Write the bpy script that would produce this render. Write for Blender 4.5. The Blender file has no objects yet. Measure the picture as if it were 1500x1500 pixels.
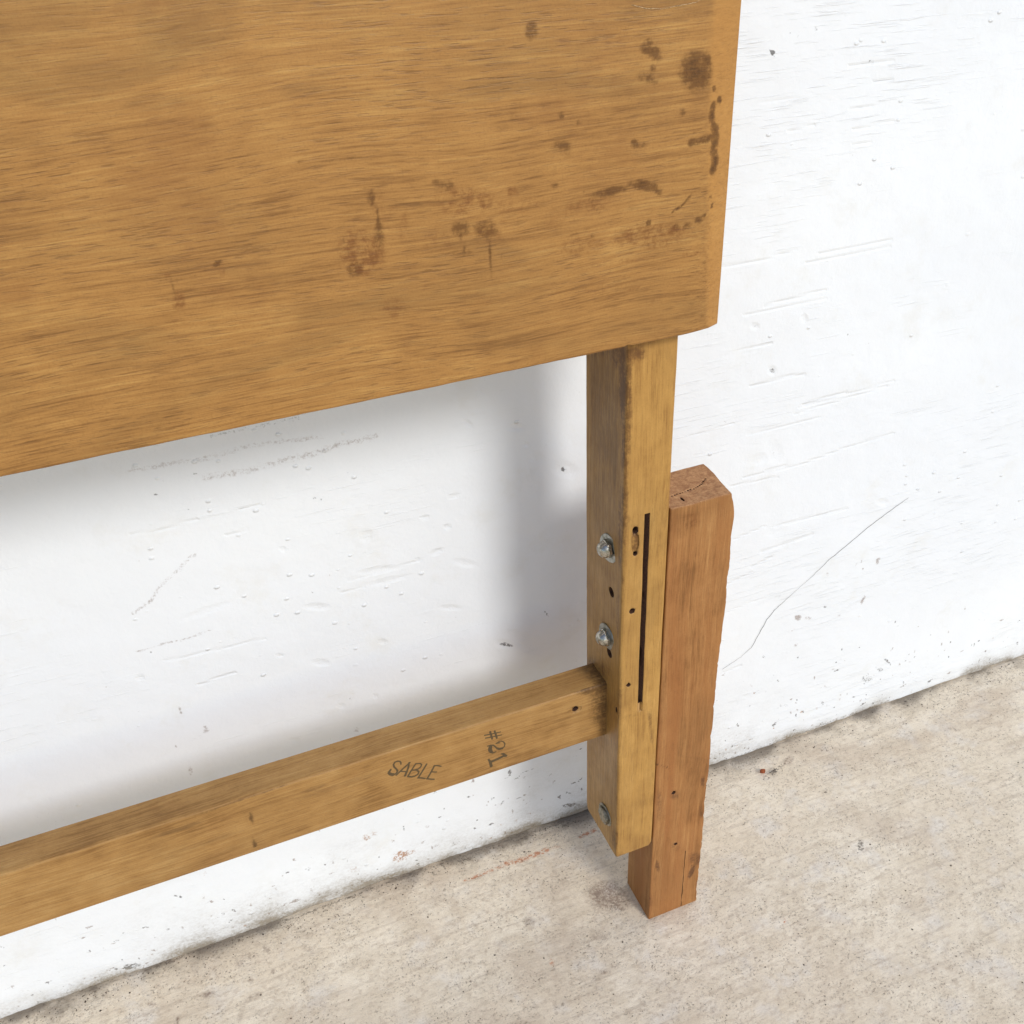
import bpy, bmesh, math, random
import numpy as np
from mathutils import Vector, Matrix

random.seed(7)
RNG = np.random.default_rng(11)
scene = bpy.context.scene
COL = scene.collection
MM = 0.001

# ------------------------------------------------------------------ camera
cam_data = bpy.data.cameras.new('camera')
cam = bpy.data.objects.new('camera', cam_data)
COL.objects.link(cam)
cam_data.sensor_width = 36.0
cam_data.lens = 34.257
cam_data.clip_start = 0.01
cam_data.clip_end = 500.0
RT = Vector((0.928773, -0.368079, -0.04356))
UP = Vector((0.235518, 0.495327, 0.836171))
FW = Vector((0.286201, 0.786873, -0.546736))
rot = Matrix((RT, UP, -FW)).transposed()
cam.matrix_world = Matrix.Translation((-0.26374, -0.43916, 0.75087)) @ rot.to_4x4()
scene.camera = cam

# ------------------------------------------------------------------ sky, sun, exposure
SUN = Vector((0.32, -1.0, 0.74)).normalized()
world = bpy.data.worlds.new('World')
scene.world = world
world.use_nodes = True
wn, wl = world.node_tree.nodes, world.node_tree.links
wn.clear()
sky = wn.new('ShaderNodeTexSky')
sky.sky_type = 'NISHITA'
sky.sun_disc = False
sky.sun_elevation = math.asin(SUN.z)
sky.sun_rotation = math.atan2(SUN.x, SUN.y)
sky.air_density = 1.0
sky.dust_density = 1.0
hsv = wn.new('ShaderNodeHueSaturation')          # overcast: the blue of the sky is mostly veiled
hsv.inputs['Saturation'].default_value = 1.0
bg = wn.new('ShaderNodeBackground')
bg.inputs['Strength'].default_value = 0.118
wo = wn.new('ShaderNodeOutputWorld')
wl.new(sky.outputs['Color'], hsv.inputs['Color'])
wl.new(hsv.outputs['Color'], bg.inputs['Color'])
wl.new(bg.outputs['Background'], wo.inputs['Surface'])

sun_data = bpy.data.lights.new('sun', 'SUN')
sun_data.energy = 1.58
sun_data.angle = math.radians(15)
sun_data.color = (1.0, 0.992, 0.982)
sun = bpy.data.objects.new('sun', sun_data)
COL.objects.link(sun)
sun.rotation_euler = (-SUN).to_track_quat('-Z', 'Y').to_euler()
sun.location = SUN * 4

scene.view_settings.view_transform = 'Standard'
scene.view_settings.look = 'None'
scene.view_settings.gamma = 1.0
scene.view_settings.exposure = 0.27
scene.render.engine = 'CYCLES'

# ------------------------------------------------------------------ dimensions (metres), marks in millimetres
D = 0.1249            # wall face behind the front of the post
POST_W, POST_D, POST_Z0 = 0.032, 0.0548, 0.0985
BLK_W, BLK_D, BLK_H = 0.0479, 0.0401, 0.4179
PAN_Y, PAN_Z, PAN_X = -0.0112, 0.5385, 0.0195
RAIL_YF, RAIL_YB, RAIL_ZT, RAIL_ZB = 0.0202, 0.0442, 0.2683, 0.2161
LEFT = -1.30          # far end of the headboard, outside the picture
MARKS = {
 'panel': ([(-88.0, 694.6, 3.44, 2.84, 94.0, 0.75, 0), (-30.6, 685.0, 2.12, 1.65, 163.0, 0.7, 0), (-29.8, 681.6, 4.99, 2.22, 163.0, 0.85, 0), (-26.5, 678.4, 2.88, 1.4, 160.0, 0.7, 0), (-28.1, 674.0, 2.04, 1.4, 99.0, 0.65, 0), (-31.1, 670.0, 5.41, 2.0, 166.0, 0.65, 0), (-26.8, 667.8, 1.81, 1.16, 168.0, 0.5, 0), (-5.3, 670.3, 8.34, 7.06, 135.0, 0.95, 0), (-0.5, 674.8, 3.38, 2.79, 120.0, 0.8, 0), (5.7, 661.8, 1.27, 1.03, 148.0, 0.9, 0), (9.5, 655.9, 1.75, 1.28, 109.0, 0.95, 0), (-36.6, 641.8, 2.25, 1.8, 156.0, 0.9, 0), (-33.0, 641.0, 4.34, 1.26, 179.0, 0.5, 0), (-11.5, 653.0, 1.89, 1.44, 108.0, 0.55, 0), (-74.5, 658.8, 1.72, 1.43, 160.0, 0.65, 0), (-66.0, 654.6, 1.4, 1.16, 159.0, 0.5, 0), (-97.4, 660.6, 2.64, 2.27, 162.0, 0.4, 0), (-74.4, 645.2, 4.51, 2.69, 170.0, 0.6, 0), (-72.0, 640.9, 3.14, 1.21, 172.0, 0.4, 0), (-78.5, 628.2, 2.13, 1.54, 165.0, 0.55, 0), (-78.4, 635.0, 3.03, 1.41, 78.0, 0.3, 0), (-27.9, 602.9, 1.5, 1.22, 166.0, 0.95, 0), (-12.2, 598.4, 2.45, 1.68, 160.0, 0.6, 0), (-5.5, 598.1, 2.89, 2.01, 159.0, 0.65, 0), (1.1, 600.2, 2.49, 1.68, 160.0, 0.75, 0), (4.1, 602.2, 1.49, 1.14, 149.0, 0.95, 0), (-23.8, 596.1, 24.19, 6.23, 174.0, 0.6, 1), (-3.4, 583.3, 8.0, 1.82, 177.0, 0.55, 1), (-46.5, 585.8, 15.14, 2.13, 178.0, 0.45, 1), (-36.5, 570.1, 6.31, 1.1, 174.0, 0.6, 1), (7.8, 610.6, 1.27, 0.97, 151.0, 0.7, 0), (9.0, 605.6, 1.31, 0.85, 73.0, 0.7, 0), (-49.6, 621.3, 8.58, 1.98, -178.0, 0.8, 0), (-30.4, 621.6, 7.72, 2.22, 165.0, 1, 0), (-23.2, 617.9, 3.18, 1.26, 148.0, 0.75, 0), (-58.7, 601.5, 1.16, 0.96, 147.0, 0.6, 0), (-123.4, 627.3, 14.87, 6.71, 171.0, 0.55, 1), (-96.8, 621.9, 13.63, 4.44, 178.0, 0.4, 1), (-110.8, 614.4, 12.8, 10.14, 96.0, 0.3, 1), (-161.6, 631.2, 8.91, 6.21, 84.0, 0.35, 1), (-76.0, 612.4, 10.85, 6.43, 167.0, 0.35, 1), (-61.6, 616.8, 14.34, 3.28, 178.0, 0.45, 1), (-137.9, 612.2, 9.93, 7.51, 166.0, 0.3, 1), (-120.0, 579.4, 10.63, 5.44, 167.0, 0.25, 1), (-46.3, 573.3, 23.23, 7.24, 174.0, 0.3, 1), (-99.9, 628.6, 5.46, 1.85, 171.0, 0.6, 1), (-153.3, 620.9, 7.34, 3.19, 84.0, 0.4, 1), (-65.3, 597.5, 14.69, 4.76, 175.0, 0.45, 1), (6.0, 593.2, 17.93, 4.0, 95.0, 0.3, 1), (-130.9, 635.3, 3.24, 2.38, 169.0, 0.5, 0), (-135.6, 637.2, 2.56, 1.78, 170.0, 0.45, 0), (-126.0, 615.2, 4.71, 3.74, 164.0, 0.6, 0), (-113.6, 613.3, 6.11, 3.82, 172.0, 0.6, 0), (-126.5, 604.0, 6.05, 1.62, 176.0, 0.45, 0), (-173.5, 611.6, 10.76, 10.41, 139.0, 0.62, 1), (-164.8, 618.0, 6.12, 2.52, 83.0, 0.6, 0), (-177.6, 604.4, 3.83, 3.71, 128.0, 0.6, 0), (-166.4, 634.9, 4.11, 1.84, 83.0, 0.6, 0), (-162.3, 583.7, 7.3, 5.29, 165.0, 0.4, 1), (-182.5, 614.6, 4.89, 2.46, 82.0, 0.45, 1), (-236.5, 617.1, 2.02, 0.87, -168.0, 0.95, 0), (-255.4, 604.0, 4.85, 2.79, 76.0, 0.5, 1), (-257.6, 615.6, 2.5, 1.16, -178.0, 0.5, 1), (-239.4, 605.7, 4.04, 1.2, -177.0, 0.55, 1), (-235.0, 614.7, 3.58, 1.7, 78.0, 0.45, 1), (-258.1, 594.5, 3.39, 0.93, 169.0, 0.5, 1), (-260.1, 610.9, 5.99, 1.09, 68.0, 0.35, 1), (-230.3, 673.5, 2.64, 2.04, -178.0, 0.35, 1), (-219.9, 682.1, 6.38, 1.5, 180.0, 0.3, 2), (-189.9, 682.0, 11.12, 3.07, 180.0, 0.45, 2), (-212.9, 690.7, 18.63, 3.42, -178.0, 0.34, 2), (-246.0, 682.9, 15.29, 3.43, 179.0, 0.38, 2), (-143.2, 686.5, 8.85, 2.61, -179.0, 0.3, 2), (-131.9, 678.7, 12.09, 2.15, -177.0, 0.26, 2), (-180.7, 686.7, 6.72, 2.03, -180.0, 0.38, 2), (-100.5, 682.4, 9.4, 1.91, -177.0, 0.38, 2), (-48.2, 695.3, 16.63, 2.72, 180.0, 0.22, 2), (-233.6, 703.5, 15.15, 1.86, -179.0, 0.26, 2), (-118.0, 609.1, 30.5, 2.57, 175.0, 0.26, 2), (-218.9, 614.4, 17.58, 1.79, -177.0, 0.38, 2), (-255.6, 551.4, 24.11, 2.06, 174.0, 0.26, 2), (-158.2, 544.0, 27.76, 2.2, 174.0, 0.22, 2), (-103.0, 562.0, 32.82, 2.89, 175.0, 0.22, 2), (-190.5, 558.2, 19.6, 1.74, 174.0, 0.26, 2), (-270.9, 576.8, 11.39, 1.92, 173.0, 0.45, 2), (-128.0, 651.8, 9.49, 2.3, 176.0, 0.22, 2), (-191.4, 705.4, 5.33, 1.44, 176.0, 0.26, 2), (-65.0, 645.5, 20.86, 1.52, 176.0, 0.22, 2), (-40.5, 651.7, 24.89, 1.22, 178.0, 0.19, 2)], [([(5.9, 654.1), (5.1, 649.6), (6.7, 644.7), (7.8, 639.8), (7.8, 635.0)], 3.42, 1.0, 0), ([(7.6, 643.0), (8.3, 638.2), (7.6, 632.8)], 4.88, 1.0, 0), ([(8.4, 632.7), (9.6, 627.4), (8.0, 623.6)], 4.27, 1.0, 0), ([(-6.1, 638.3), (0.6, 639.1), (6.4, 639.1)], 3.47, 0.95, 0), ([(-5.3, 643.0), (-0.5, 644.0)], 1.03, 0.5, 0), ([(-14.6, 606.7), (-8.9, 608.9), (-4.1, 613.3)], 0.95, 1.1, 0), ([(-128.3, 615.5), (-126.3, 611.4), (-124.3, 602.0)], 0.84, 0.9, 0), ([(-113.5, 610.7), (-112.3, 601.7), (-111.7, 587.5)], 1.06, 0.85, 0), ([(-108.1, 601.7), (-105.6, 596.3)], 0.67, 0.6, 0), ([(-166.2, 636.9), (-164.9, 631.7), (-164.2, 622.5), (-163.6, 614.1)], 1.34, 0.85, 0), ([(-181.6, 620.6), (-179.2, 611.0), (-177.8, 602.8)], 0.79, 0.7, 0), ([(-63.4, 623.5), (-56.1, 612.8), (-44.9, 601.1)], 0.54, 0.7, 0), ([(-256.4, 614.7), (-256.7, 607.3), (-257.5, 599.7)], 0.85, 0.5, 0), ([(-52.4, 607.2), (-65.3, 604.2), (-70.8, 603.4)], 0.53, 0.6, 0), ([(-273.8, 611.8), (-262.5, 612.8), (-242.7, 612.4)], 0.42, 0.5, 0), ([(-197.3, 654.5), (-185.9, 652.8), (-168.1, 652.8)], 0.45, 0.7, 0), ([(-239.1, 615.7), (-248.2, 613.3), (-256.7, 613.3)], 0.58, 0.5, 0)]),
 'wall': ([(131.9, 650.0, 1.67, 1.15, 163.0, 2.0, 0), (129.7, 652.2, 1.57, 0.76, 160.0, 0.6, 0), (143.2, 660.7, 1.57, 0.75, 156.0, 0.6, 0), (149.7, 657.4, 1.74, 1.38, 133.0, 0.5, 0), (162.5, 661.0, 2.16, 1.5, 161.0, 0.5, 0), (156.1, 658.8, 1.57, 0.77, 171.0, 0.5, 0), (112.7, 652.9, 2.37, 0.98, 98.0, 0.4, 0), (112.4, 645.9, 1.61, 0.98, 103.0, 0.5, 0), (148.9, 644.5, 1.62, 0.77, 160.0, 0.4, 0), (209.9, 637.9, 3.49, 1.18, 163.0, 0.6, 0), (157.8, 426.7, 3.08, 2.08, 148.0, 0.7, 0), (139.0, 426.7, 1.39, 1.0, 139.0, 0.5, 0), (138.3, 466.3, 1.8, 1.32, 126.0, 0.5, 0), (181.3, 464.5, 2.08, 1.45, 143.0, 0.4, 0), (224.5, 442.4, 1.4, 0.8, 157.0, 0.8, 0), (214.0, 429.2, 1.49, 1.01, 142.0, 0.4, 0), (120.0, 391.6, 1.43, 1.03, 135.0, 0.7, 0), (119.1, 395.4, 2.56, 1.71, 113.0, 0.3, 1), (167.7, 354.3, 5.28, 1.59, 99.0, 0.45, 0), (165.0, 349.9, 4.56, 1.67, 147.0, 0.4, 0), (93.4, 368.7, 1.33, 0.85, 151.0, 0.6, 0), (216.6, 165.1, 4.84, 2.97, 133.0, 0.9, 1), (228.6, 160.2, 5.22, 2.25, 154.0, 0.6, 1), (246.3, 168.0, 2.63, 1.12, 154.0, 0.9, 0), (289.9, 161.7, 5.06, 2.38, 79.0, 0.8, 1), (298.6, 205.4, 4.46, 2.59, 93.0, 0.7, 1), (273.6, 208.4, 2.68, 1.4, 113.0, 0.5, 1), (242.3, 207.4, 3.48, 1.74, 110.0, 0.5, 1), (190.2, 198.6, 5.95, 2.36, 167.0, 0.45, 0), (219.8, 130.8, 3.64, 1.87, 148.0, 0.5, 1), (184.6, 128.4, 2.86, 1.74, 135.0, 0.7, 0), (265.2, 150.9, 2.81, 1.46, 147.0, 0.5, 1), (198.4, 100.8, 2.17, 1.3, 124.0, 0.5, 0), (337.8, 66.5, 8.6, 1.24, 133.0, 0.9, 0), (316.6, 49.3, 10.78, 5.55, 143.0, 0.55, 0), (331.2, 56.9, 5.63, 3.04, 138.0, 0.6, 0), (207.7, 30.5, 3.45, 2.09, 46.0, 0.9, 0), (264.5, 36.7, 3.27, 1.53, 110.0, 0.7, 0), (303.3, 29.9, 3.08, 1.27, 150.0, 0.7, 0), (216.2, 52.4, 7.24, 4.83, 160.0, 0.4, 0), (230.1, 31.7, 6.09, 3.21, 142.0, 0.3, 1), (192.3, 47.2, 5.73, 3.35, 122.0, 0.35, 0), (155.1, 55.1, 4.96, 2.96, 132.0, 0.3, 0), (233.9, -8.8, 15.67, 4.47, 178.0, 0.5, 0), (283.3, 48.2, 19.57, 6.8, 154.0, 0.22, 1), (244.2, 35.4, 23.4, 10.52, 175.0, 0.25, 0), (-16.9, 384.4, 1.8, 1.38, 140.0, 1.0, 0), (-18.0, 385.8, 5.49, 2.6, 144.0, 0.45, 0), (-38.7, 399.1, 4.01, 2.61, 98.0, 0.4, 0), (-51.8, 427.3, 4.2, 1.57, 165.0, 0.3, 0), (-44.1, 411.2, 1.64, 1.06, 157.0, 0.5, 0), (-40.6, 374.8, 7.05, 3.23, 92.0, 0.35, 0), (-70.2, 236.0, 6.54, 1.9, 148.0, 0.8, 0), (-34.0, 255.2, 4.54, 0.88, 119.0, 0.8, 0), (-27.7, 272.5, 5.85, 1.03, 173.0, 0.4, 0), (-65.2, 290.2, 5.65, 1.31, 170.0, 0.4, 0), (-50.4, 290.1, 2.14, 1.59, 115.0, 0.3, 0), (-125.1, 408.0, 1.01, 0.78, 151.0, 0.9, 0), (-153.8, 408.0, 0.98, 0.78, 150.0, 0.9, 0), (-267.8, 446.0, 1.24, 1.19, 132.0, 0.8, 0), (-293.2, 438.2, 1.23, 1.19, 114.0, 0.8, 0), (-276.7, 422.5, 1.66, 1.0, 162.0, 0.6, 0), (-193.6, 406.3, 0.94, 0.77, 149.0, 1, 0), (-197.8, 409.1, 1.96, 1.22, 137.0, 0.7, 0), (-173.3, 421.7, 1.42, 1.26, 64.0, 0.6, 0), (-163.5, 410.6, 1.09, 0.92, 104.0, 0.5, 0), (-170.5, 356.6, 1.58, 1.33, 130.0, 0.6, 0), (-211.4, 334.7, 1.47, 0.86, 157.0, 0.8, 0), (-215.2, 198.0, 1.48, 1.03, 98.0, 0.4, 0), (-276.2, 474.7, 11.77, 0.92, 171.0, 0.5, 0), (-201.5, 472.2, 12.79, 0.95, 171.0, 0.4, 0), (-317.9, 263.1, 3.82, 1.01, 81.0, 0.9, 1), (-297.4, 267.0, 2.54, 1.4, 83.0, 0.45, 1), (-286.3, 259.9, 2.4, 1.53, 110.0, 0.45, 0), (-305.2, 237.3, 3.03, 2.5, -135.0, 0.5, 1), (-314.2, 234.1, 6.56, 4.03, 178.0, 0.3, 1), (-305.4, 240.9, 3.93, 1.43, 80.0, 0.6, 1), (-323.7, 203.8, 5.59, 1.91, 85.0, 0.5, 1), (-198.5, 191.8, 3.86, 3.07, 87.0, 0.45, 1), (-240.9, 221.2, 4.0, 2.82, -176.0, 0.3, 0), (-300.9, 400.0, 3.13, 2.86, 97.0, 0.25, 1), (-296.9, 334.6, 2.91, 2.61, 74.0, 0.3, 1), (-283.0, 324.9, 1.38, 0.86, 156.0, 0.9, 0), (-304.0, 323.1, 1.32, 0.88, 172.0, 0.9, 0), (-324.9, 320.3, 0.92, 0.82, 121.0, 0.8, 0), (-357.9, 231.9, 33.13, 4.52, 86.0, 0.22, 1), (-352.3, 263.8, 25.28, 6.19, 83.0, 0.15, 1), (-190.4, 4.9, 7.82, 4.44, 154.0, 0.5, 1), (-180.3, 27.2, 7.28, 6.47, 156.0, 0.85, 2), (-172.0, 28.5, 6.47, 4.36, 152.0, 0.7, 2), (-205.8, 66.1, 4.87, 4.16, 141.0, 0.55, 2), (-199.5, 68.3, 3.4, 2.24, 134.0, 0.6, 2), (-221.3, 31.1, 8.62, 4.34, 157.0, 0.4, 2), (-195.0, 45.1, 4.34, 2.95, 126.0, 0.35, 2), (-173.4, 61.5, 3.48, 1.22, 87.0, 0.9, 0), (-171.9, 86.4, 1.73, 1.31, 175.0, 0.6, 0), (-153.6, 54.3, 4.19, 2.35, 142.0, 0.5, 1), (-129.7, 11.3, 4.85, 2.25, 133.0, 0.5, 0), (-146.8, 24.9, 3.98, 2.63, 152.0, 0.4, 1), (-260.1, 51.9, 3.83, 2.32, 139.0, 0.5, 0), (-258.1, 53.6, 2.05, 1.44, 123.0, 0.6, 0), (-288.0, 42.3, 3.26, 2.24, 128.0, 0.5, 1), (-261.1, 27.4, 3.88, 2.66, 107.0, 0.5, 1), (-86.3, 50.6, 4.2, 2.81, 120.0, 0.4, 1), (-81.6, 52.0, 2.44, 1.94, -162.0, 0.8, 0), (-94.2, 28.5, 2.65, 1.84, 160.0, 0.9, 0), (-55.3, 60.6, 2.26, 1.19, 145.0, 0.7, 0), (-60.1, 74.5, 2.93, 1.58, 70.0, 0.5, 0), (-73.3, 87.5, 4.13, 1.68, 85.0, 1, 0), (-17.8, 34.8, 3.91, 1.65, 149.0, 0.7, 0), (-15.2, 16.5, 10.47, 2.69, 158.0, 0.7, 0), (-147.6, 15.8, 36.59, 6.79, -179.0, 0.25, 0), (-109.3, 0.7, 25.24, 6.0, -180.0, 0.35, 0), (-68.2, 8.9, 32.22, 7.02, -180.0, 0.35, 0), (-253.9, 15.8, 45.51, 7.48, -179.0, 0.2, 1), (-337.0, 91.5, 6.37, 1.58, 79.0, 0.4, 2), (-336.4, 97.2, 2.44, 1.53, 90.0, 0.6, 1), (-312.0, 57.5, 9.01, 1.84, 66.0, 0.2, 1), (-279.4, 6.3, 16.88, 5.63, -180.0, 0.4, 0), (-376.8, 57.9, 15.27, 6.76, -178.0, 0.1, 0), (-414.1, 10.1, 7.3, 3.5, 161.0, 0.9, 0), (-381.4, 13.9, 26.12, 4.48, -179.0, 0.35, 0)], [([(-304.0, 458.8), (-288.3, 457.2), (-259.9, 455.3), (-234.3, 457.2), (-217.2, 456.5), (-186.9, 453.0)], 5.53, 0.46, 1), ([(-262.7, 442.1), (-237.5, 440.6), (-211.0, 441.9), (-193.1, 442.4), (-174.6, 445.0), (-151.6, 444.5)], 7.16, 0.48, 1), ([(-252.9, 469.1), (-240.2, 469.9), (-214.9, 469.6), (-197.6, 469.4)], 5.65, 0.46, 0), ([(-327.5, 355.1), (-315.2, 361.3), (-303.7, 373.4), (-292.7, 379.4), (-287.1, 384.9), (-280.7, 388.4)], 3.36, 0.6, 1), ([(-333.1, 323.3), (-317.2, 324.8), (-303.9, 323.7), (-282.9, 325.4)], 2.49, 0.6, 1), ([(-255.8, 332.5), (-240.3, 326.6), (-221.2, 325.1), (-206.7, 324.0)], 1.29, 0.4, 0), ([(-75.0, 78.6), (-66.5, 77.4), (-61.7, 82.3), (-38.6, 81.6), (-8.3, 81.4)], 1.2, 0.95, 0), ([(-81.3, 81.5), (-74.8, 82.9)], 1.12, 0.8, 0), ([(-205.3, 248.1), (-193.7, 255.4), (-175.6, 272.5), (-166.8, 279.5), (-150.4, 283.7)], 0.82, 0.4, 0), ([(-417.8, -0.3), (-276.5, -1.3), (-174.8, 1.3), (2.5, -1.6)], 2.04, 0.8, 0), ([(136.3, 2.5), (283.1, 4.1), (359.3, 3.8)], 3.55, 0.6, 0), ([(-235.8, 15.3), (-174.3, 5.9), (-108.9, 5.4)], 1.47, 0.5, 0), ([(-194.0, 53.7), (-171.0, 37.4), (-103.3, 40.5)], 0.87, 0.4, 0), ([(282.1, 103.1), (303.8, 117.2), (325.4, 131.3)], 1.04, 0.4, 1)]),
 'lump': ([(-51.8, 427.3, 5.78, 2.1, 165.0, 1, 0), (-45.1, 412.0, 2.2, 1.57, 152.0, 1, 0), (-37.1, 398.7, 4.63, 3.63, 139.0, 0.9, 0), (-40.6, 374.8, 7.39, 5.65, 112.0, 0.9, 0), (-15.3, 383.9, 9.08, 4.74, 146.0, 1, 0), (-44.1, 384.5, 9.21, 2.67, 89.0, 0.6, 0), (-101.7, 384.4, 3.44, 1.75, -174.0, 0.9, 0), (-162.3, 338.4, 10.94, 2.39, 172.0, 1, 0), (-209.7, 320.6, 6.94, 2.35, 160.0, 1, 0), (-215.0, 269.5, 5.21, 2.5, 156.0, 1, 0), (-224.7, 375.3, 1.89, 1.59, 143.0, 0.9, 0), (-118.3, 341.3, 4.47, 1.88, -168.0, 1, 0), (-167.8, 369.8, 4.24, 3.61, 123.0, 0.8, 0), (-156.0, 327.2, 12.92, 1.85, 179.0, 0.8, 0), (-124.6, 372.9, 2.99, 1.44, 173.0, 1, 0), (-108.8, 360.2, 2.18, 1.66, 146.0, 1, 0), (-132.6, 338.3, 1.87, 1.48, 108.0, 1, 0), (-112.2, 287.2, 6.77, 1.88, 160.0, 0.9, 0), (-98.4, 324.7, 8.09, 2.29, 151.0, 0.8, 0), (-87.4, 439.5, 4.37, 1.4, 129.0, 1, 0), (-336.2, 301.5, 2.21, 1.77, -164.0, 1, 0), (167.9, 353.0, 8.68, 5.82, 122.0, 0.9, 0), (154.7, 350.0, 10.01, 4.01, 177.0, 0.8, 0), (181.3, 464.5, 3.09, 2.17, 125.0, 1, 0), (138.3, 466.3, 3.16, 2.01, 156.0, 1, 0), (157.8, 426.7, 3.54, 2.51, 140.0, 1, 0), (290.8, 271.4, 5.9, 2.67, 156.0, 1, 0), (178.7, 274.7, 9.73, 6.16, 142.0, 0.7, 0), (-233.3, 439.5, 25.44, 2.48, 179.0, 0.4, 0), (-283.9, 342.1, 13.27, 2.28, -173.0, 0.6, 0), (-52.7, 231.8, 15.89, 5.31, 134.0, 1, 0), (-70.2, 236.0, 7.89, 3.15, 146.0, 1, 0), (-1.0, 220.7, 16.26, 11.34, 117.0, 0.5, 0), (-79.1, -5.1, 19.01, 6.22, -172.0, 1, 0), (-58.3, -2.9, 16.77, 5.17, -149.0, 1, 0), (-167.6, 273.0, 2.77, 1.86, 149.0, 0.9, 0), (-206.4, 221.6, 2.83, 1.95, 144.0, 0.8, 0), (-179.3, 221.6, 2.43, 1.87, 129.0, 0.8, 0), (-242.4, 286.9, 2.49, 1.22, 157.0, 0.9, 0), (-246.7, 201.7, 3.8, 2.02, 151.0, 0.8, 0)], [([(113.3, 448.7), (154.4, 449.7)], 1.42, 0.9, 0), ([(140.0, 417.4), (176.6, 418.6), (189.4, 416.5)], 1.79, 1, 0), ([(190.0, 390.3), (231.9, 392.4)], 1.89, 1, 0), ([(184.5, 383.7), (272.9, 388.3)], 1.59, 0.8, 0), ([(187.1, 388.0), (279.0, 391.8)], 1.39, 0.7, 0), ([(141.2, 375.7), (208.5, 374.5)], 1.37, 0.8, 0), ([(140.9, 335.7), (201.3, 334.3), (241.1, 339.3), (289.7, 340.5)], 1.63, 0.9, 0), ([(129.9, 330.9), (175.5, 327.9)], 1.43, 0.8, 0), ([(161.4, 336.8), (181.0, 336.9)], 1.97, 0.9, 0), ([(174.9, 277.9), (252.3, 275.0)], 2.39, 1, 0), ([(167.4, 254.5), (219.3, 257.8)], 2.87, 1, 0), ([(158.5, 241.3), (178.8, 246.0)], 2.17, 0.9, 0), ([(110.5, 447.1), (142.8, 447.1)], 1.13, 0.7, 0), ([(107.5, 515.7), (140.8, 516.1), (166.1, 518.9)], 1.15, 0.8, 0), ([(80.2, 517.4), (123.9, 516.9)], 1.13, 0.7, 0), ([(187.3, 512.4), (251.3, 512.3)], 1.38, 0.8, 0), ([(176.3, 507.7), (252.2, 508.1)], 1.37, 0.8, 0), ([(144.8, 480.9), (197.8, 483.9)], 1.67, 0.9, 0), ([(128.0, 476.7), (198.8, 477.4)], 1.22, 0.7, 0), ([(202.2, 596.0), (235.9, 597.4)], 1.26, 0.8, 0), ([(197.1, 608.8), (221.9, 610.4)], 1.23, 0.8, 0), ([(204.1, 585.1), (219.8, 586.4)], 1.27, 0.8, 0), ([(118.6, 620.4), (165.1, 622.5)], 0.92, 0.5, 0), ([(150.1, 600.9), (170.8, 602.8)], 1.21, 0.7, 0), ([(213.6, 624.2), (230.1, 625.5)], 1.22, 0.9, 0), ([(192.2, 636.7), (227.6, 637.0)], 1.19, 0.7, 0), ([(-315.1, 413.7), (-294.6, 412.4), (-273.0, 414.1)], 1.17, 0.8, 0), ([(-246.9, 414.1), (-231.4, 414.6)], 1.22, 0.9, 0), ([(-259.1, 397.2), (-244.7, 397.9)], 1.24, 0.9, 0), ([(-185.1, 336.5), (-154.9, 336.1), (-134.2, 337.6)], 1.61, 0.7, 0), ([(-301.6, 281.2), (-282.0, 283.5), (-275.0, 282.7)], 1.39, 1, 0), ([(-318.4, 309.9), (-277.2, 307.3), (-249.8, 305.7)], 1.53, 0.7, 0), ([(-191.3, 327.5), (-163.5, 328.4)], 1.41, 0.8, 0), ([(-78.4, 463.2), (-69.1, 453.5)], 0.99, 0.6, 0), ([(131.6, 197.3), (155.8, 200.8), (191.0, 203.8)], 1.49, 0.5, 0), ([(88.6, 386.1), (127.6, 388.6)], 1.32, 0.6, 0), ([(138.2, 276.1), (167.8, 281.4)], 1.73, 0.8, 0), ([(141.4, 125.0), (159.5, 126.7)], 2.4, 0.8, 0), ([(135.6, 230.1), (159.2, 235.2)], 2.17, 0.8, 0)]),
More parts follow.
